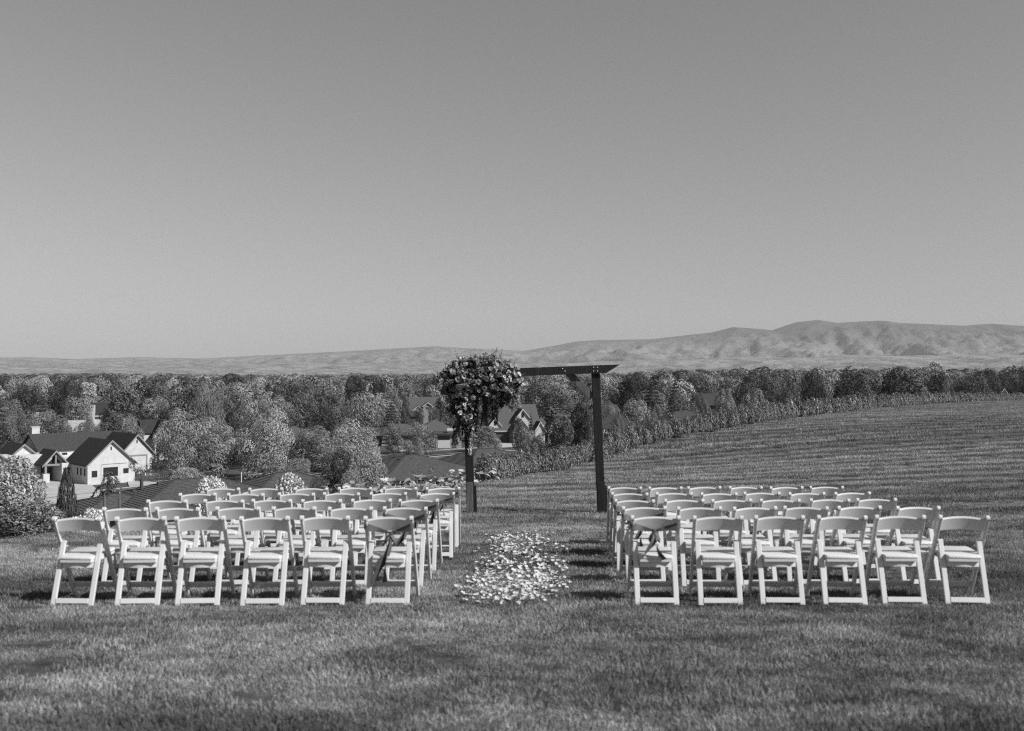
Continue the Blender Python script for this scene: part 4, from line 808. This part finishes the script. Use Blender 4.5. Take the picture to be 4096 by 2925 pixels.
# ------------------------------------------------------------------ trees
def U(name, seed, kind, n, size):
    r = np.random.default_rng(seed); m = M['leaf']
    if kind == 'round': return crown_mesh(name, r, blob_lobes(r, 15, .24, .88, .37, .17), n, size, m=m, inner=.86, jitter=.17, lobevar=.24)
    if kind == 'oval': return crown_mesh(name, r, blob_lobes(r, 16, .18, .93, .30, .14, lambda t: math.sin(math.pi*(.08+.86*t))**.8), n, size, m=m, inner=.86, jitter=.17, lobevar=.24)
    if kind == 'poplar': return crown_mesh(name, r, blob_lobes(r, 15, .12, .94, .27, .13, lambda t: (1-.55*t)*.95), n, size, 1.8, m=m)
    if kind == 'windblown':
        L = blob_lobes(r, 19, .14, .90, .40, .155); L = [(a+.10*(c-.5), b, c+.03*math.sin(9*a), *q) for a, b, c, *q in L]; C, N, K = lobe_points(r, L, n, .7); up = np.array([.75, .2, .55]); V, Qd = cards(r, C, N, size*.8, 2.4, .28, up)
        lt = 1+(r.random(len(L))-.5)*.5; return npmesh(name, unit(V), Qd, m, lt[K]*(.75+.5*r.random(n)))
    if kind == 'willow':
        L = blob_lobes(r, 16, .35, .86, .36, .17); C, N, K = lobe_points(r, L, n, .75); dr = r.random(n)**1.5*.28; C[:, 2] -= dr*(np.linalg.norm(C[:, :2], axis=1)/.45); C[:, 2] = C[:, 2].clip(.04)
        up = np.c_[N[:, 0]*.25-.35, N[:, 1]*.25, -np.ones(n)]; V, Qd = cards(r, C, N, size*.55, 4.5, .38, up); lt = 1+(r.random(len(L))-.5)*.5
        return npmesh(name, unit(V), Qd, m, lt[K]*(.75+.5*r.random(n)))
    if kind == 'conifer':
        z = .06+.92*r.random(n)**.8; lay = np.round(z*15)/15; a = r.random(n)*6.283; na = np.round(a*1.6+lay*37)/1.6; a = a*.45+na*.55
        rr = .46*(1-z)**.85*(.45+.6*r.random(n)); C = np.c_[rr*np.cos(a), rr*np.sin(a), lay*.75+z*.25-rr*.18]; N = np.c_[np.cos(a)*.5, np.sin(a)*.5, np.ones(n)*.8]
        V, Qd = cards(r, C, N, size*.8, 2.4, .45, np.c_[np.cos(a), np.sin(a), -.35*np.ones(n)]); return npmesh(name, V, Qd, m, .6+.8*r.random(n))
    if kind == 'shrub': return crown_mesh(name, r, blob_lobes(r, 15, .14, .80, .36, .20), n, size, 1.7, m=m)
    if kind == 'column': return crown_mesh(name, r, [(0, 0, .08+.085*i, .40*math.sin(math.pi*(.14+.075*i))+.06, .40*math.sin(math.pi*(.14+.075*i))+.06, .10) for i in range(11)], n, size, 2.2, up=(0, 0, 1), m=m, inner=.8)
KINDS = {'round': 4, 'oval': 3, 'poplar': 2, 'windblown': 3, 'willow': 2, 'conifer': 2, 'shrub': 3}
CR = {}
for i_, (k, nv) in enumerate(KINDS.items()):
    for v in range(nv):
        CR[k, v, 0] = U('crown', 100+i_*10+v, k, 10000, .0098); CR[k, v, 1] = U('crown', 100+i_*10+v, k, 5200, .0125); CR[k, v, 2] = U('crown', 100+i_*10+v, k, 2000, .0205)
TRK = [trunk_mesh(rng, 1.0, .022) for _ in range(3)]; TRC = {k: 0 for k in KINDS}
ntree = 0
def tree(x, y, w, h, kind, alb, label, group=None, name=None, cat='tree', z=None, trunk=True, lod=None, rz=None):
    global ntree
    zz = H(x, y)-.1 if z is None else z; lod = (0 if y < 175 else 1 if y < 330 else 2) if lod is None else lod
    t = empty(name or {'conifer': 'conifer_tree', 'willow': 'willow_tree', 'shrub': 'garden_shrub'}.get(kind, 'broadleaf_tree'), (x, y, zz), random.uniform(0, 6.28) if rz is None else rz, label, cat, group)
    v = TRC[kind] % KINDS[kind]; TRC[kind] += 1
    link('crown', CR[kind, v, lod], t, None, None, (w, w, h), alb)
    if trunk and kind != 'shrub': link('trunk', TRK[ntree % 3], t, None, None, (h*1.1, h*1.1, h*.92), None)
    ntree += 1; return t
def tpx(x0, x1, top, base, kind, alb, label, d=None, **kw):
    """tree whose crown spans columns x0..x1 and whose foot stands on the ground at row base (or at distance d)"""
    px = (x0+x1)/2
    if d is None: g_ = ground_px(px, base)
    else: g_ = Vector(((px-CX)/F*d, d, H((px-CX)/F*d, d)))
    d = g_.y; w = (x1-x0)/F*d; h = CZ-(top-HY)/F*d-g_.z; OCC.append((x0, x1, top, d))
    return tree(g_.x, d, w*1.05, h*1.02, kind, alb, label, **kw)
OCC = []
DK, MD, LT, VL = .055, .10, .19, .28
WB = 'windblown'
for a in [
    (598, 790, 1668, 1925, WB, .20, 'big pale windblown tree touching the white garage gable'), (715, 975, 1680, 1912, WB, .20, 'spreading pale windblown tree with a short pale trunk behind the chairs'), (940, 1175, 1650, 1915, WB, .24, 'tall pale windblown tree left of the pale driveway'),
    (1150, 1345, 1708, 1890, WB, .17, 'greyish windblown tree in front of the dark hip roof'), (960, 1150, 1590, 1880, WB, .20, 'pale feathery tree standing behind the tall windblown ones', 182),
    (1130, 1390, 1560, 1790, 'willow', .09, 'dark drooping willow left of the bouquet', 250), (1340, 1600, 1575, 1800, 'willow', .12, 'broad drooping willow nearest the bouquet', 262), (1240, 1420, 1585, 1790, 'willow', .10, 'drooping willow between the two larger willows', 285),
    (1305, 1540, 1685, 1850, WB, .25, 'bright windblown tree above the big pale shrub', 150),
    (660, 900, 1520, 1770, 'round', .06, 'tall dark tree rising behind the windblown trees', 225), (860, 1000, 1560, 1770, 'oval', .06, 'dark oval tree behind the pale windblown pair', 235), (1120, 1330, 1505, 1700, 'round', .075, 'wide dark tree on the skyline of the wood', 330),
    (640, 860, 1640, 1880, WB, .17, 'dusky windblown tree between the two pale ones', 176), (0, 140, 1640, 1800, 'round', .075, 'dark leafy tree at the picture edge behind the white house', 182), (90, 300, 1650, 1790, 'round', .09, 'leafy tree behind the pale chimney', 190), (390, 580, 1655, 1780, 'round', .075, 'round leafy tree behind the long grey roof', 200), (300, 420, 1690, 1790, 'oval', .07, 'small dark tree behind the long roof', 196),
    (0, 110, 1600, 1760, 'round', .10, 'pale-topped tree far left among the trees', 235), (240, 380, 1590, 1720, 'round', .11, 'bright round tree below the chimney house', 245), (560, 700, 1590, 1720, 'round', .12, 'pale round tree above the porch gable house', 240),
    (1525, 1625, 1690, 1835, 'oval', .09, 'slender garden tree by the road in front of the long low house', 205), (1620, 1745, 1690, 1815, WB, .17, 'pale windblown street tree beside the garage', 208), (1655, 1700, 1755, 1840, WB, .13, 'thin staked sapling at the roadside', 196), (1612, 1655, 1760, 1845, 'oval', .13, 'thin sapling beside the pale driveway', 198),
    (1885, 1990, 1705, 1812, 'oval', .11, 'young leafy tree on the kerb in front of the garage wing', 212), (2036, 2112, 1668, 1800, 'oval', .055, 'dark narrow tree in front of the gabled house', 200), (2098, 2150, 1655, 1790, 'column_', .05, 'dark pointed evergreen by the gabled house', 206), (2080, 2165, 1720, 1850, WB, .13, 'ragged grey-green tree at the hedge below the gabled house', 150),
    (2168, 2300, 1665, 1840, 'oval', .075, 'full dark-leaved tree left of the arch post', 155), (2282, 2376, 1615, 1840, 'poplar', .045, 'tall dark upright tree against the arch post', 152), (2340, 2400, 1640, 1830, WB, .14, 'light feathery tree half behind the arch post', 150),
    (2085, 2330, 1545, 1740, 'round', .075, 'broad round tree behind the gabled house', 290), (2010, 2120, 1580, 1720, 'round', .08, 'tree rising behind the ridge of the gabled house', 300),
    (2400, 2465, 1608, 1700, 'round', .16, 'bright round tree right of the arch post', 250), (2470, 2600, 1600, 1700, 'round', .13, 'pale clump of tree above the ranch roof', 245), (2600, 2650, 1620, 1720, 'oval', .15, 'small bright tree behind the ranch roof', 228), (2690, 2790, 1570, 1700, WB, .10, 'windswept brushy tree beside the pale plain roof', 270),
    (2520, 2700, 1530, 1690, 'conifer', .035, 'dark spruce clump behind the ranch house', 290), (2640, 2760, 1525, 1690, 'conifer', .04, 'second dark spruce behind the ranch house', 300), (2800, 2850, 1600, 1690, 'oval', .14, 'light small tree below the pale roof', 200), (2850, 2960, 1585, 1700, 'round', .17, 'light rounded tree just above the hedge', 170), (2940, 3080, 1560, 1690, 'round', .13, 'pale full tree over the hedge', 185),
    (3300, 3420, 1545, 1640, 'conifer', .035, 'dark conifer standing over the hedge', 210), (3690, 3790, 1510, 1610, 'conifer', .04, 'broad dark conifer beside the bright tree', 240), (3610, 3710, 1520, 1610, 'round', .17, 'bright pale tree beside the dark conifer', 245), (3770, 3800, 1520, 1600, 'oval', .17, 'narrow bright tree right of the dark conifer', 238), (3930, 4010, 1490, 1600, 'oval', .05, 'tall dark oval tree near the tiny gable', 300), (3780, 3870, 1505, 1600, 'round', .10, 'drooping round tree over the far hedge', 260),
    (2960, 3120, 1500, 1660, 'round', .05, 'large dark tree behind the hedge', 260), (3060, 3200, 1520, 1660, 'round', .06, 'dark spreading tree behind the hedge', 235), (3180, 3330, 1530, 1660, 'round', .12, 'mid-toned tree between dark trees over the hedge', 220), (3420, 3560, 1530, 1640, 'round', .07, 'dark broad tree above the hedge bend', 230), (3690, 3790, 1455, 1560, 'round', .06, 'tree standing highest on the right-hand skyline', 420),
]:
    x0, x1, top, base, kd, al, lb = a[:7]; d = a[7] if len(a) > 7 else None; al *= 1.4 if al < .14 else 1.0
    tpx(x0, x1, top, base, 'conifer' if kd == 'column_' else kd, al, lb, d)
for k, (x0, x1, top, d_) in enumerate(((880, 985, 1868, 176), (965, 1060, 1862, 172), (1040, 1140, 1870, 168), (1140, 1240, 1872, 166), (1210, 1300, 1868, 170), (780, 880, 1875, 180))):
    tpx(x0, x1, top, 0, 'shrub', .04, f'dark low bush shaded by the windblown trees, {ORD[k]} of its row', d_, cat='shrub', group='dark bushes under the windblown trees', trunk=False, lod=1)  # bushes added so their dark colour fills in the shadow beneath the trees
for a in [(470, 575, 1668, 'round', .13, 'leafy tree hiding the side of the porch gable house', 186), (225, 285, 1672, 'oval', .09, 'slim leafy tree left of the pale tiled roof', 184), (325, 385, 1682, 'round', .10, 'small leafy tree right of the pale tiled roof', 188), (400, 470, 1630, 'round', .12, 'leafy tree right of the chimney house', 250), (300, 352, 1640, 'oval', .10, 'leafy tree left of the chimney house', 252), (150, 245, 1640, 'round', .11, 'round tree above the white chimney', 220), (1590, 1650, 1585, 'oval', .07, 'dark slim tree left of the craftsman house', 320), (1735, 1775, 1590, 'oval', .08, 'slim tree between the craftsman house and the bouquet', 322), (1660, 1700, 1625, 'round', .06, 'dark round tree in front of the craftsman house', 312), (1710, 1760, 1628, 'round', .06, 'dark bushy tree by the craftsman house door', 314), (2765, 2822, 1568, 'round', .06, 'dark tree at the left end of the pale plain roof', 312), (2856, 2935, 1556, 'round', .10, 'full tree at the right end of the pale plain roof', 312), (2440, 2500, 1640, 'round', .10, 'leafy tree in front of the ranch house roof near the arch post', 188), (2560, 2640, 1650, 'oval', .09, 'leafy garden tree against the middle of the ranch house', 190)]:
    tpx(a[0], a[1], a[2], 0, a[3], a[4]*1.4, a[5], a[6])
# two shrubs, one pale and one dark, in front of the broad roof
for a in [(1400, 1560, 1775, 'shrub', .26, 'big pale feathery shrub above the back row of chairs', 58), (1265, 1425, 1800, 'shrub', .06, 'big dark shrub left of the pale feathery shrub', 60), (1345, 1480, 1880, 'shrub', .17, 'mid-grey bush at the foot of the pale shrub', 50), (1225, 1330, 1900, 'shrub', .09, 'low leafy bush at the end of the broad-leaved bed', 44),
          (675, 815, 1868, 'shrub', .26, 'round pale shrub on the drive beside the dark roof', 146), (1130, 1250, 1835, 'shrub', .19, 'rounded grey shrub below the windblown trees', 140), (1545, 1600, 1780, 'shrub', .24, 'pale rounded grass clump beside the road', 208), (2120, 2185, 1740, 'shrub', .06, 'dark shrub below the gabled house drive', 150), (1965, 2010, 1755, 'shrub', .22, 'small pale bush by the garage wing', 215)]:
    tpx(a[0], a[1], a[2], 0, a[3], a[4], a[5], a[6], cat='shrub', trunk=False, lod=0)
for k, px in enumerate((1935, 1968, 1998)): tpx(px-12, px+12, 1778, 0, 'shrub', .24, 'pale tuft of ornamental grass in a row by the road', 178, name='ornamental_grass', group='ornamental grass tufts by the road', cat='grass tuft', trunk=False)
# random wood: rows of trees farther and farther off, keeping clear of the houses
PROT = [(0, 625, 1722, 1965, 165), (553, 630, 1650, 1745, 200), (258, 338, 1682, 1738, 210), (345, 415, 1632, 1678, 275), (118, 150, 1650, 1680, 255), (1105, 1345, 1705, 1815, 205), (1495, 1860, 1688, 1800, 240), (1628, 1770, 1578, 1655, 340), (1925, 2195, 1618, 1780, 250),
        (1380, 2100, 1772, 1900, 205), (2390, 2700, 1645, 1745, 215), (2690, 2800, 1640, 1690, 230), (2785, 2895, 1562, 1606, 335), (2208, 2308, 1645, 1685, 290), (2430, 2490, 1600, 1650, 305), (990, 1130, 1900, 1960, 170), (3995, 4035, 1540, 1575, 335), (900, 1010, 1735, 1800, 195)]
def skyline(px): return np.interp(px, [0, 200, 460, 700, 900, 1100, 1600, 1750, 1900, 2400, 2600, 2750, 3000, 3200, 3500, 3700, 3760, 4000, 4100], [1500, 1496, 1488, 1500, 1505, 1502, 1503, 1495, 1500, 1497, 1492, 1480, 1475, 1478, 1482, 1470, 1462, 1478, 1476])
DESC = {'round': ['rounded', 'tree of the valley wood'], 'oval': ['tall oval', 'tree of the valley wood'], 'poplar': ['upright', 'tree of the valley wood'], 'windblown': ['feathery windblown', 'tree of the valley wood'], 'conifer': ['conical', 'conifer of the valley wood'], 'willow': ['drooping', 'willow of the valley wood']}
rt = random.Random(5); cnt = 0
d = 205.0
while cnt < 225 and d < 900:
    wd = 7.2+d*.006; px = -60+rt.random()*60
    while px < 4160:
        dd = d*(1+rt.uniform(-.05, .05)); x = (px-CX)/F*dd; w = wd*rt.uniform(.8, 1.45); hw = w/dd*F/2
        kd = rt.choices(['round', 'oval', 'poplar', 'windblown', 'conifer', 'willow'], (.5, .2, .08, .12, .07, .03))[0]
        zg, eg = terrain([x], [dd]); h = rt.uniform(8.5, 16) if px < 2500 else rt.uniform(9, 17.5); top = HY-(zg[0]-CZ+h)/dd*F; sk = skyline(px)+rt.uniform(-14, 24)
        if top < sk: h = (HY-sk)/F*dd-(zg[0]-CZ); top = sk
        base = HY-(zg[0]-CZ)/dd*F
        ok = eg[0] < -6 and h > 3.5
        for (a, b, t_, u_, D) in PROT:
            if dd < D and px+hw*.85 > a and px-hw*.85 < b and top < u_ and base > t_: ok = False
        if ok and dd < 290:
            for (a, b, t_, D) in OCC:
                if abs(dd-D) < 14 and abs(px-(a+b)/2) < (b-a)*.5: ok = False; break
        if ok:
            al = rt.choices((.042, .08, .14, .22, .32), (.22, .27, .24, .17, .10) if dd > 290 else (.3, .4, .3, 0, 0))[0] if kd != 'conifer' else .05
            tn = 'dark' if al < .08 else 'mid-grey' if al < .18 else 'pale'
            sd = next(s for q, s in ((430, 'behind the white house'), (820, 'behind the pale windblown trees'), (1180, 'left of the willows'), (1760, 'beyond the willows'), (2120, 'behind the bouquet'), (2480, 'behind the right arch post'), (2950, 'above the ranch house'), (3500, 'over the hedge bend'), (9999, 'over the far hedge')) if px < q); rw = 'nearer' if d < 270 else 'middle' if d < 420 else 'far'
            tree(x, dd, w, h, kd, al*rt.uniform(.85, 1.15), f'{tn} {DESC[kd][0]} {DESC[kd][1]}, {rw} rows, {sd}', f'trees of the wood across the valley'); cnt += 1
        px += w/dd*F*rt.uniform(.85, 1.35)
    d *= 1.105
D_END = d*.97
# beyond those nobody could count the trees: one mass
FT = bpy.data.collections.new('far_crowns')
for k, v in (('round', 0), ('round', 1), ('oval', 0), ('poplar', 1)):
    for al in (.6, 1.0, 1.6):
        me = CR[k, v, 2].copy(); q = np.empty(len(me.polygons), np.float32); me.attributes['tone'].data.foreach_get('value', q); me.attributes['tone'].data.foreach_set('value', q*al); FT.objects.link(bpy.data.objects.new('crown', me))
N_ = 5200; fd = D_END*(4300/D_END)**rng.random(N_); fx = (rng.random(N_)*2-1)*.60*fd; fh = rng.uniform(8, 15, N_)*(1+.25*(fx > fd*.12)); fzg = terrain(fx, fd)[0]
# the wood goes on to both sides of the picture
sd_ = rng.random(700); fd2 = 190*(D_END/190)**rng.random(700); fx2 = np.where(sd_ < .6, -1, 1)*fd2*(.545+.6*rng.random(700)); z2, e2_ = terrain(fx2, fd2); k2 = e2_ < -45
fx = np.r_[fx, fx2[k2]]; fd = np.r_[fd, fd2[k2]]; fzg = np.r_[fzg, z2[k2]]; fh = np.r_[fh, rng.uniform(7, 14, k2.sum())]; N_ = len(fx)
sk = skyline(fx/fd*F+CX)+rng.uniform(-6, 14, N_); fh = np.minimum(fh, np.maximum((HY-sk)/F*fd-(fzg-CZ), 5))
pm = bpy.data.meshes.new('distant_woodland'); pm.vertices.add(N_); pm.vertices.foreach_set('co', np.c_[fx, fd, fzg-.3].astype(np.float32).ravel())
for nm, v in (('scl', fh*1.1), ('ang', rng.random(N_)*6.28)):
    a = pm.attributes.new(nm, 'FLOAT', 'POINT'); a.data.foreach_set('value', v.astype(np.float32))
a = pm.attributes.new('pick', 'INT', 'POINT'); a.data.foreach_set('value', rng.integers(0, 12, N_).astype(np.int32))
fw = tag(link('distant_woodland', pm, color=.13), kind='stuff'); md = fw.modifiers.new('trees', 'NODES'); md.node_group = instancer('scatter_crowns', FT)

# ------------------------------------------------------------------ hedge along the lawn
def hedge_mesh(seed, n, size):
    r = np.random.default_rng(seed); L = []
    for k in range(11):
        a = r.random()*6.28; q = .30*r.random()**.5; t = .55+.42*r.random(); L.append((q*math.cos(a), q*math.sin(a), t*.5, .14, .14, t*.5))
    L.append((0, 0, .36, .40, .40, .36)); C, N, K = lobe_points(r, L, n, .7); up = np.c_[N[:, 0]*.4, N[:, 1]*.4, np.ones(n)]; V, Qd = cards(r, C, N, size, 2.2, .42, up)
    return npmesh('crown', V, Qd, M['gleaf'], .65+.7*r.random(n))
HG0 = [hedge_mesh(300+k, 2700, .019) for k in range(6)]; HG1 = [hedge_mesh(320+k, 1200, .028) for k in range(4)]
STM = MB().tube([(0, 0, -.3), (.02, 0, .35), (0, .02, .7)], [.035, .028, .012], 6).mesh('stem', M['bark'])
hp = EDGE[9:19, :2]; t = np.r_[0, np.cumsum(np.hypot(*np.diff(hp, axis=0).T))]; u = 0.0; rh = random.Random(9); hn = 0
while u < t[-1]-1:
    x = np.interp(u, t, hp[:, 0]); y = np.interp(u, t, hp[:, 1]); x2 = np.interp(u+.5, t, hp[:, 0]); y2 = np.interp(u+.5, t, hp[:, 1]); dx, dy = x2-x, y2-y; l = math.hypot(dx, dy); nx_, ny_ = -dy/l, dx/l
    w = (1.02 if y < 60 else 1.22 if y < 120 else 1.6)*rh.uniform(.85, 1.2); hh = np.interp(y, [28, 37, 49, 57, 90, 125, 170], [.95, 1.10, 1.38, 1.45, 1.45, 1.6, 1.45])*rh.uniform(.86, 1.14)
    X, Y = x+nx_*(.55+rh.uniform(-.1, .1)), y+ny_*.55
    if X/Y < .56:
        s = empty('hedge_shrub', (X, Y, H(X, Y)-.03), rh.random()*6.28, 'leafy upright laurel shrub, one of the long hedge bordering the mown lawn' if y < 60 else 'small far shrub of the laurel hedge where it runs on towards the right edge', 'shrub', 'laurel shrubs of the hedge' if y < 60 else 'far laurel shrubs of the hedge')
        link('crown', (HG0 if y < 62 else HG1)[hn % (6 if y < 62 else 4)], s, None, None, (w, w, hh), rh.uniform(.10, .15)); link('stem', STM, s, None, None, (1, 1, hh)); hn += 1
    u += w*.74

# ------------------------------------------------------------------ bed of large leaves at the lawn's edge
def bigleaf(r):
    V = []; n = 5
    for j in range(n):
        v = j/(n-1)
        for i in range(5):
            uu = -1+.5*i; ww = math.sin(math.pi*min(1, .16+.84*v**.8))**.6*.5 if v < .99 else .05; V.append((uu*ww, v*1.05-.05, .10*abs(uu)*1.0-.30*v*v+r.normal()*.02))
    Fq = [(j*5+i, j*5+i+1, j*5+i+6, j*5+i+5) for j in range(n-1) for i in range(4)]
    b = len(V); V += [(-.03, 0, 0), (.03, 0, 0), (.03, -.25, -1.1), (-.03, -.25, -1.1)]; Fq.append((b, b+1, b+2, b+3)); return npmesh('leaf', V, Fq, M['gleaf'], [1+.2*r.normal()*.5 for _ in Fq], smooth=True)
BLF = [bigleaf(rng) for _ in range(4)]
spots = []
bp_ = EDGE[5:10, :2]; t = np.r_[0, np.cumsum(np.hypot(*np.diff(bp_, axis=0).T))]
for k in range(17):
    u = .6+k*(t[-1]-.4)/16.5; x = np.interp(u, t, bp_[:, 0]); y = np.interp(u, t, bp_[:, 1]); spots.append((x-.28-rt.uniform(0, .25), y+.2+rt.uniform(-.1, .1), u))
for k, (x, y, u) in enumerate(spots):
    p = empty('broad_leaved_plant', (x, y, H(x, y)), 0, 'broad-leaved plant with big pale overlapping leaves in the bed along the lawn edge', 'plant', 'broad-leaved plants along the lawn edge')
    for q in range(28):
        a = rt.uniform(0, 6.28); z = rt.uniform(.08, .50); rr = rt.uniform(.05, .40); s = rt.uniform(.11, .18)
        link('leaf', BLF[q % 4], p, (rr*math.cos(a), rr*math.sin(a), z), (rt.uniform(-.5, .9), rt.uniform(-.4, .4), a-1.57+rt.uniform(-.5, .5)), (s, s, s), rt.choice((.12, .20, .28, .38)))
# thin twiggy shrub rising out of the bed
x, y = (1690-CX)/F*25.0, 25.0; tw = empty('twiggy_shrub', (x, y, H(x, y)), 0, 'thin nearly bare twiggy shrub rising from the broad-leaved bed', 'shrub')
for k in range(13):
    a = rt.uniform(-1.2, 1.2)+(3.14 if k % 2 else 0); e = rt.uniform(.15, .38); hh = rt.uniform(.55, .95); MB().tube([(0, 0, 0), (e*.5*math.cos(a), e*.5*math.sin(a), hh*.5), (e*math.cos(a), e*math.sin(a)*.6, hh)], [.008, .006, .003], 5).build('twig', M['bark'], tw)
    C_ = np.array([(e*f*math.cos(a), e*f*math.sin(a)*.8, hh*f) for f in np.linspace(.4, 1, 9)])+rng.normal(size=(9, 3))*.03; V, Qd = cards(rng, C_, rand_dirs(rng, 9), .017, 1.8, .8); link('twig_leaves', npmesh('twig_leaves', V, Qd, M['gleaf'], np.ones(9)), tw, color=.16)['kind'] = 'stuff'

# ------------------------------------------------------------------ shrubs and flowers at the left edge
def bush(name, x, y, w, h, n, size, alb, label, cat='shrub', seed=0, asp=2.0, gloss=True, prof=None, lobes=None, dz=-.05, jit=.55):
    r = np.random.default_rng(seed); L = lobes or blob_lobes(r, 16, .16, .82, .34, .19); C, N, K = lobe_points(r, L, n, .62); V, Qd = cards(r, C, N, size, asp, jit); lt = 1+(r.random(len(L))-.5)*.5
    t = empty(name, (x, y, H(x, y)+dz), r.random()*6.28, label, cat); link('foliage', npmesh('foliage', V, Qd, M['gleaf' if gloss else 'leaf'], lt[K]*(.5+1.0*r.random(n))), t, None, None, (w, w, h), alb); link('stem', STM, t, None, None, (h*.9, h*.9, h*.7)); return t
bush('leafy_bush', -7.72, 15.0, 1.4, 1.32, 9500, .0115, .24, 'large pale leafy bush at the left edge of the lawn', seed=21)
bush('leafy_bush', -7.1, 14.75, .9, .62, 4200, .015, .16, 'low spreading pale bush in front of the large leafy bush', seed=22)
bush('leafy_bush', -8.5, 14.9, 1.6, 1.2, 7000, .0125, .22, 'pale leafy bush cut off by the left edge of the picture', seed=23)
bush('leafy_bush', -7.6, 14.55, 1.3, .42, 3000, .018, .07, 'low dark groundcover bush at the lawn edge under the large bush', seed=24)
bush('dark_bush', -6.98, 15.6, .75, .50, 2400, .021, .05, 'small dark bush beside the narrow cypress', seed=25); bush('dark_bush', -6.72, 15.7, .7, .42, 2200, .021, .045, 'small dark bush left of the white hydrangea', seed=26)
bush('dark_bush', -7.3, 15.9, .6, .60, 2400, .02, .10, 'mid-grey bush between the large bush and the small dark ones', seed=27)
bush('white_hydrangea', -6.40, 15.3, .42, .40, 900, .045, .48, 'white flowering hydrangea behind the second row of chairs', 'flowering shrub', seed=28, asp=1.0, gloss=False)
bush('white_hydrangea', -6.62, 15.1, .26, .28, 500, .05, .55, 'small white flower cluster at the foot of the dark bushes', 'flowering shrub', seed=31, asp=1.0, gloss=False)
for px, d, w, lb in ((845, 15.6, .56, 'dome of white chrysanthemums in front of the dark shingled roof'), (1160, 16.4, .52, 'dome of white chrysanthemums in front of the pale street and roof')):
    L = [(0, 0, .42, .48, .48, .50)]; bush('white_flower_mound', (px-CX)/F*d, d, w*1.1, .93, 5200, .026, .50, lb, 'flowering shrub', seed=int(px), asp=1.05, gloss=False, lobes=L, jit=.75)
# narrow cypress, weeping spruce, thin garden poles on the slope
x, y = (268-CX)/F*44, 44.0; r9 = np.random.default_rng(77)
def column(x, y, w, ztop, zbot, alb, label, name='columnar_cypress'):
    z0 = H(x, y)-.1; t = empty(name, (x, y, z0), 0, label, 'tree'); link('crown', U('crown', 55, 'column', 4200, .018), t, None, None, (w, w, ztop+CZ-z0), alb); link('trunk', TRK[0], t, None, None, (1, 1, (ztop+CZ-z0)*.8)); return t
column(x, y, 1.05, P(0, 1884, 44).z-CZ, 0, .065, 'narrow dark columnar cypress in front of the white house')
d = 100.0; x = (432-CX)/F*d; z0 = H(x, d); t = empty('weeping_spruce', (x, d, z0), 0, 'sprawling weeping conifer in front of the white front gable', 'tree')
n = 2600; r9 = np.random.default_rng(78); hz_ = P(0, 1885, d).z-z0; br = []
for k in range(15):
    a = r9.random()*6.28; L_ = 1.0+1.3*r9.random(); zt = hz_*(.55+.45*r9.random()); f = r9.random(n//15); br.append(np.c_[L_*f*math.cos(a)*1.25, L_*f*math.sin(a), zt+.25*f-f**2*zt*.55+r9.normal(size=len(f))*.05])
C_ = np.concatenate(br)+r9.normal(size=(n//15*15, 3))*.06; V, Qd = cards(r9, C_, rand_dirs(r9, len(C_)), .05, 3.0, .5, up=np.c_[C_[:, 0]*.3, C_[:, 1]*.3, -np.ones(len(C_))*.6])
link('crown', npmesh('crown', V, Qd, M['leaf'], .6+.8*r9.random(len(C_))), t, color=.12); link('trunk', TRK[1], t, None, None, (3, 3, hz_*1.1))
for px, top, d, rad, ml, lb, nm in ((480, 1968, 40, .05, 'canvas', 'closed garden parasol with a pale pole behind the chairs', 'closed_parasol'), (420, 1980, 41, .07, 'canvas', 'closed grey garden parasol left of the pale-poled one', 'closed_parasol')):
    x = (px-CX)/F*d; z0 = H(x, d); zt = P(0, top, d).z-z0; t = empty(nm, (x, d, z0), 0, lb, 'parasol')
    MB().tube([(0, 0, 0), (0, 0, zt)], [.03, .025], 8).build('pole', M['metal'], t); MB().tube([(0, 0, zt*.45), (0, 0, zt*.6), (0, 0, zt*.98), (0, 0, zt*1.02)], [rad*1.5, rad*1.4, rad*.6, .01], 9).build('canopy', M[ml], t)
x, y = ground_px(1708, 1846)[:2]; t = empty('letter_box', (x, y, H(x, y)), 0, 'dark letter box on a post at the roadside', 'letter box'); MB().box((-.06, -.06, 0), (.06, .06, 1.2)).build('post', M['dark'], t); MB().box((-.25, -.35, 1.2), (.25, .35, 1.75), .06).build('box', M['dark'], t)
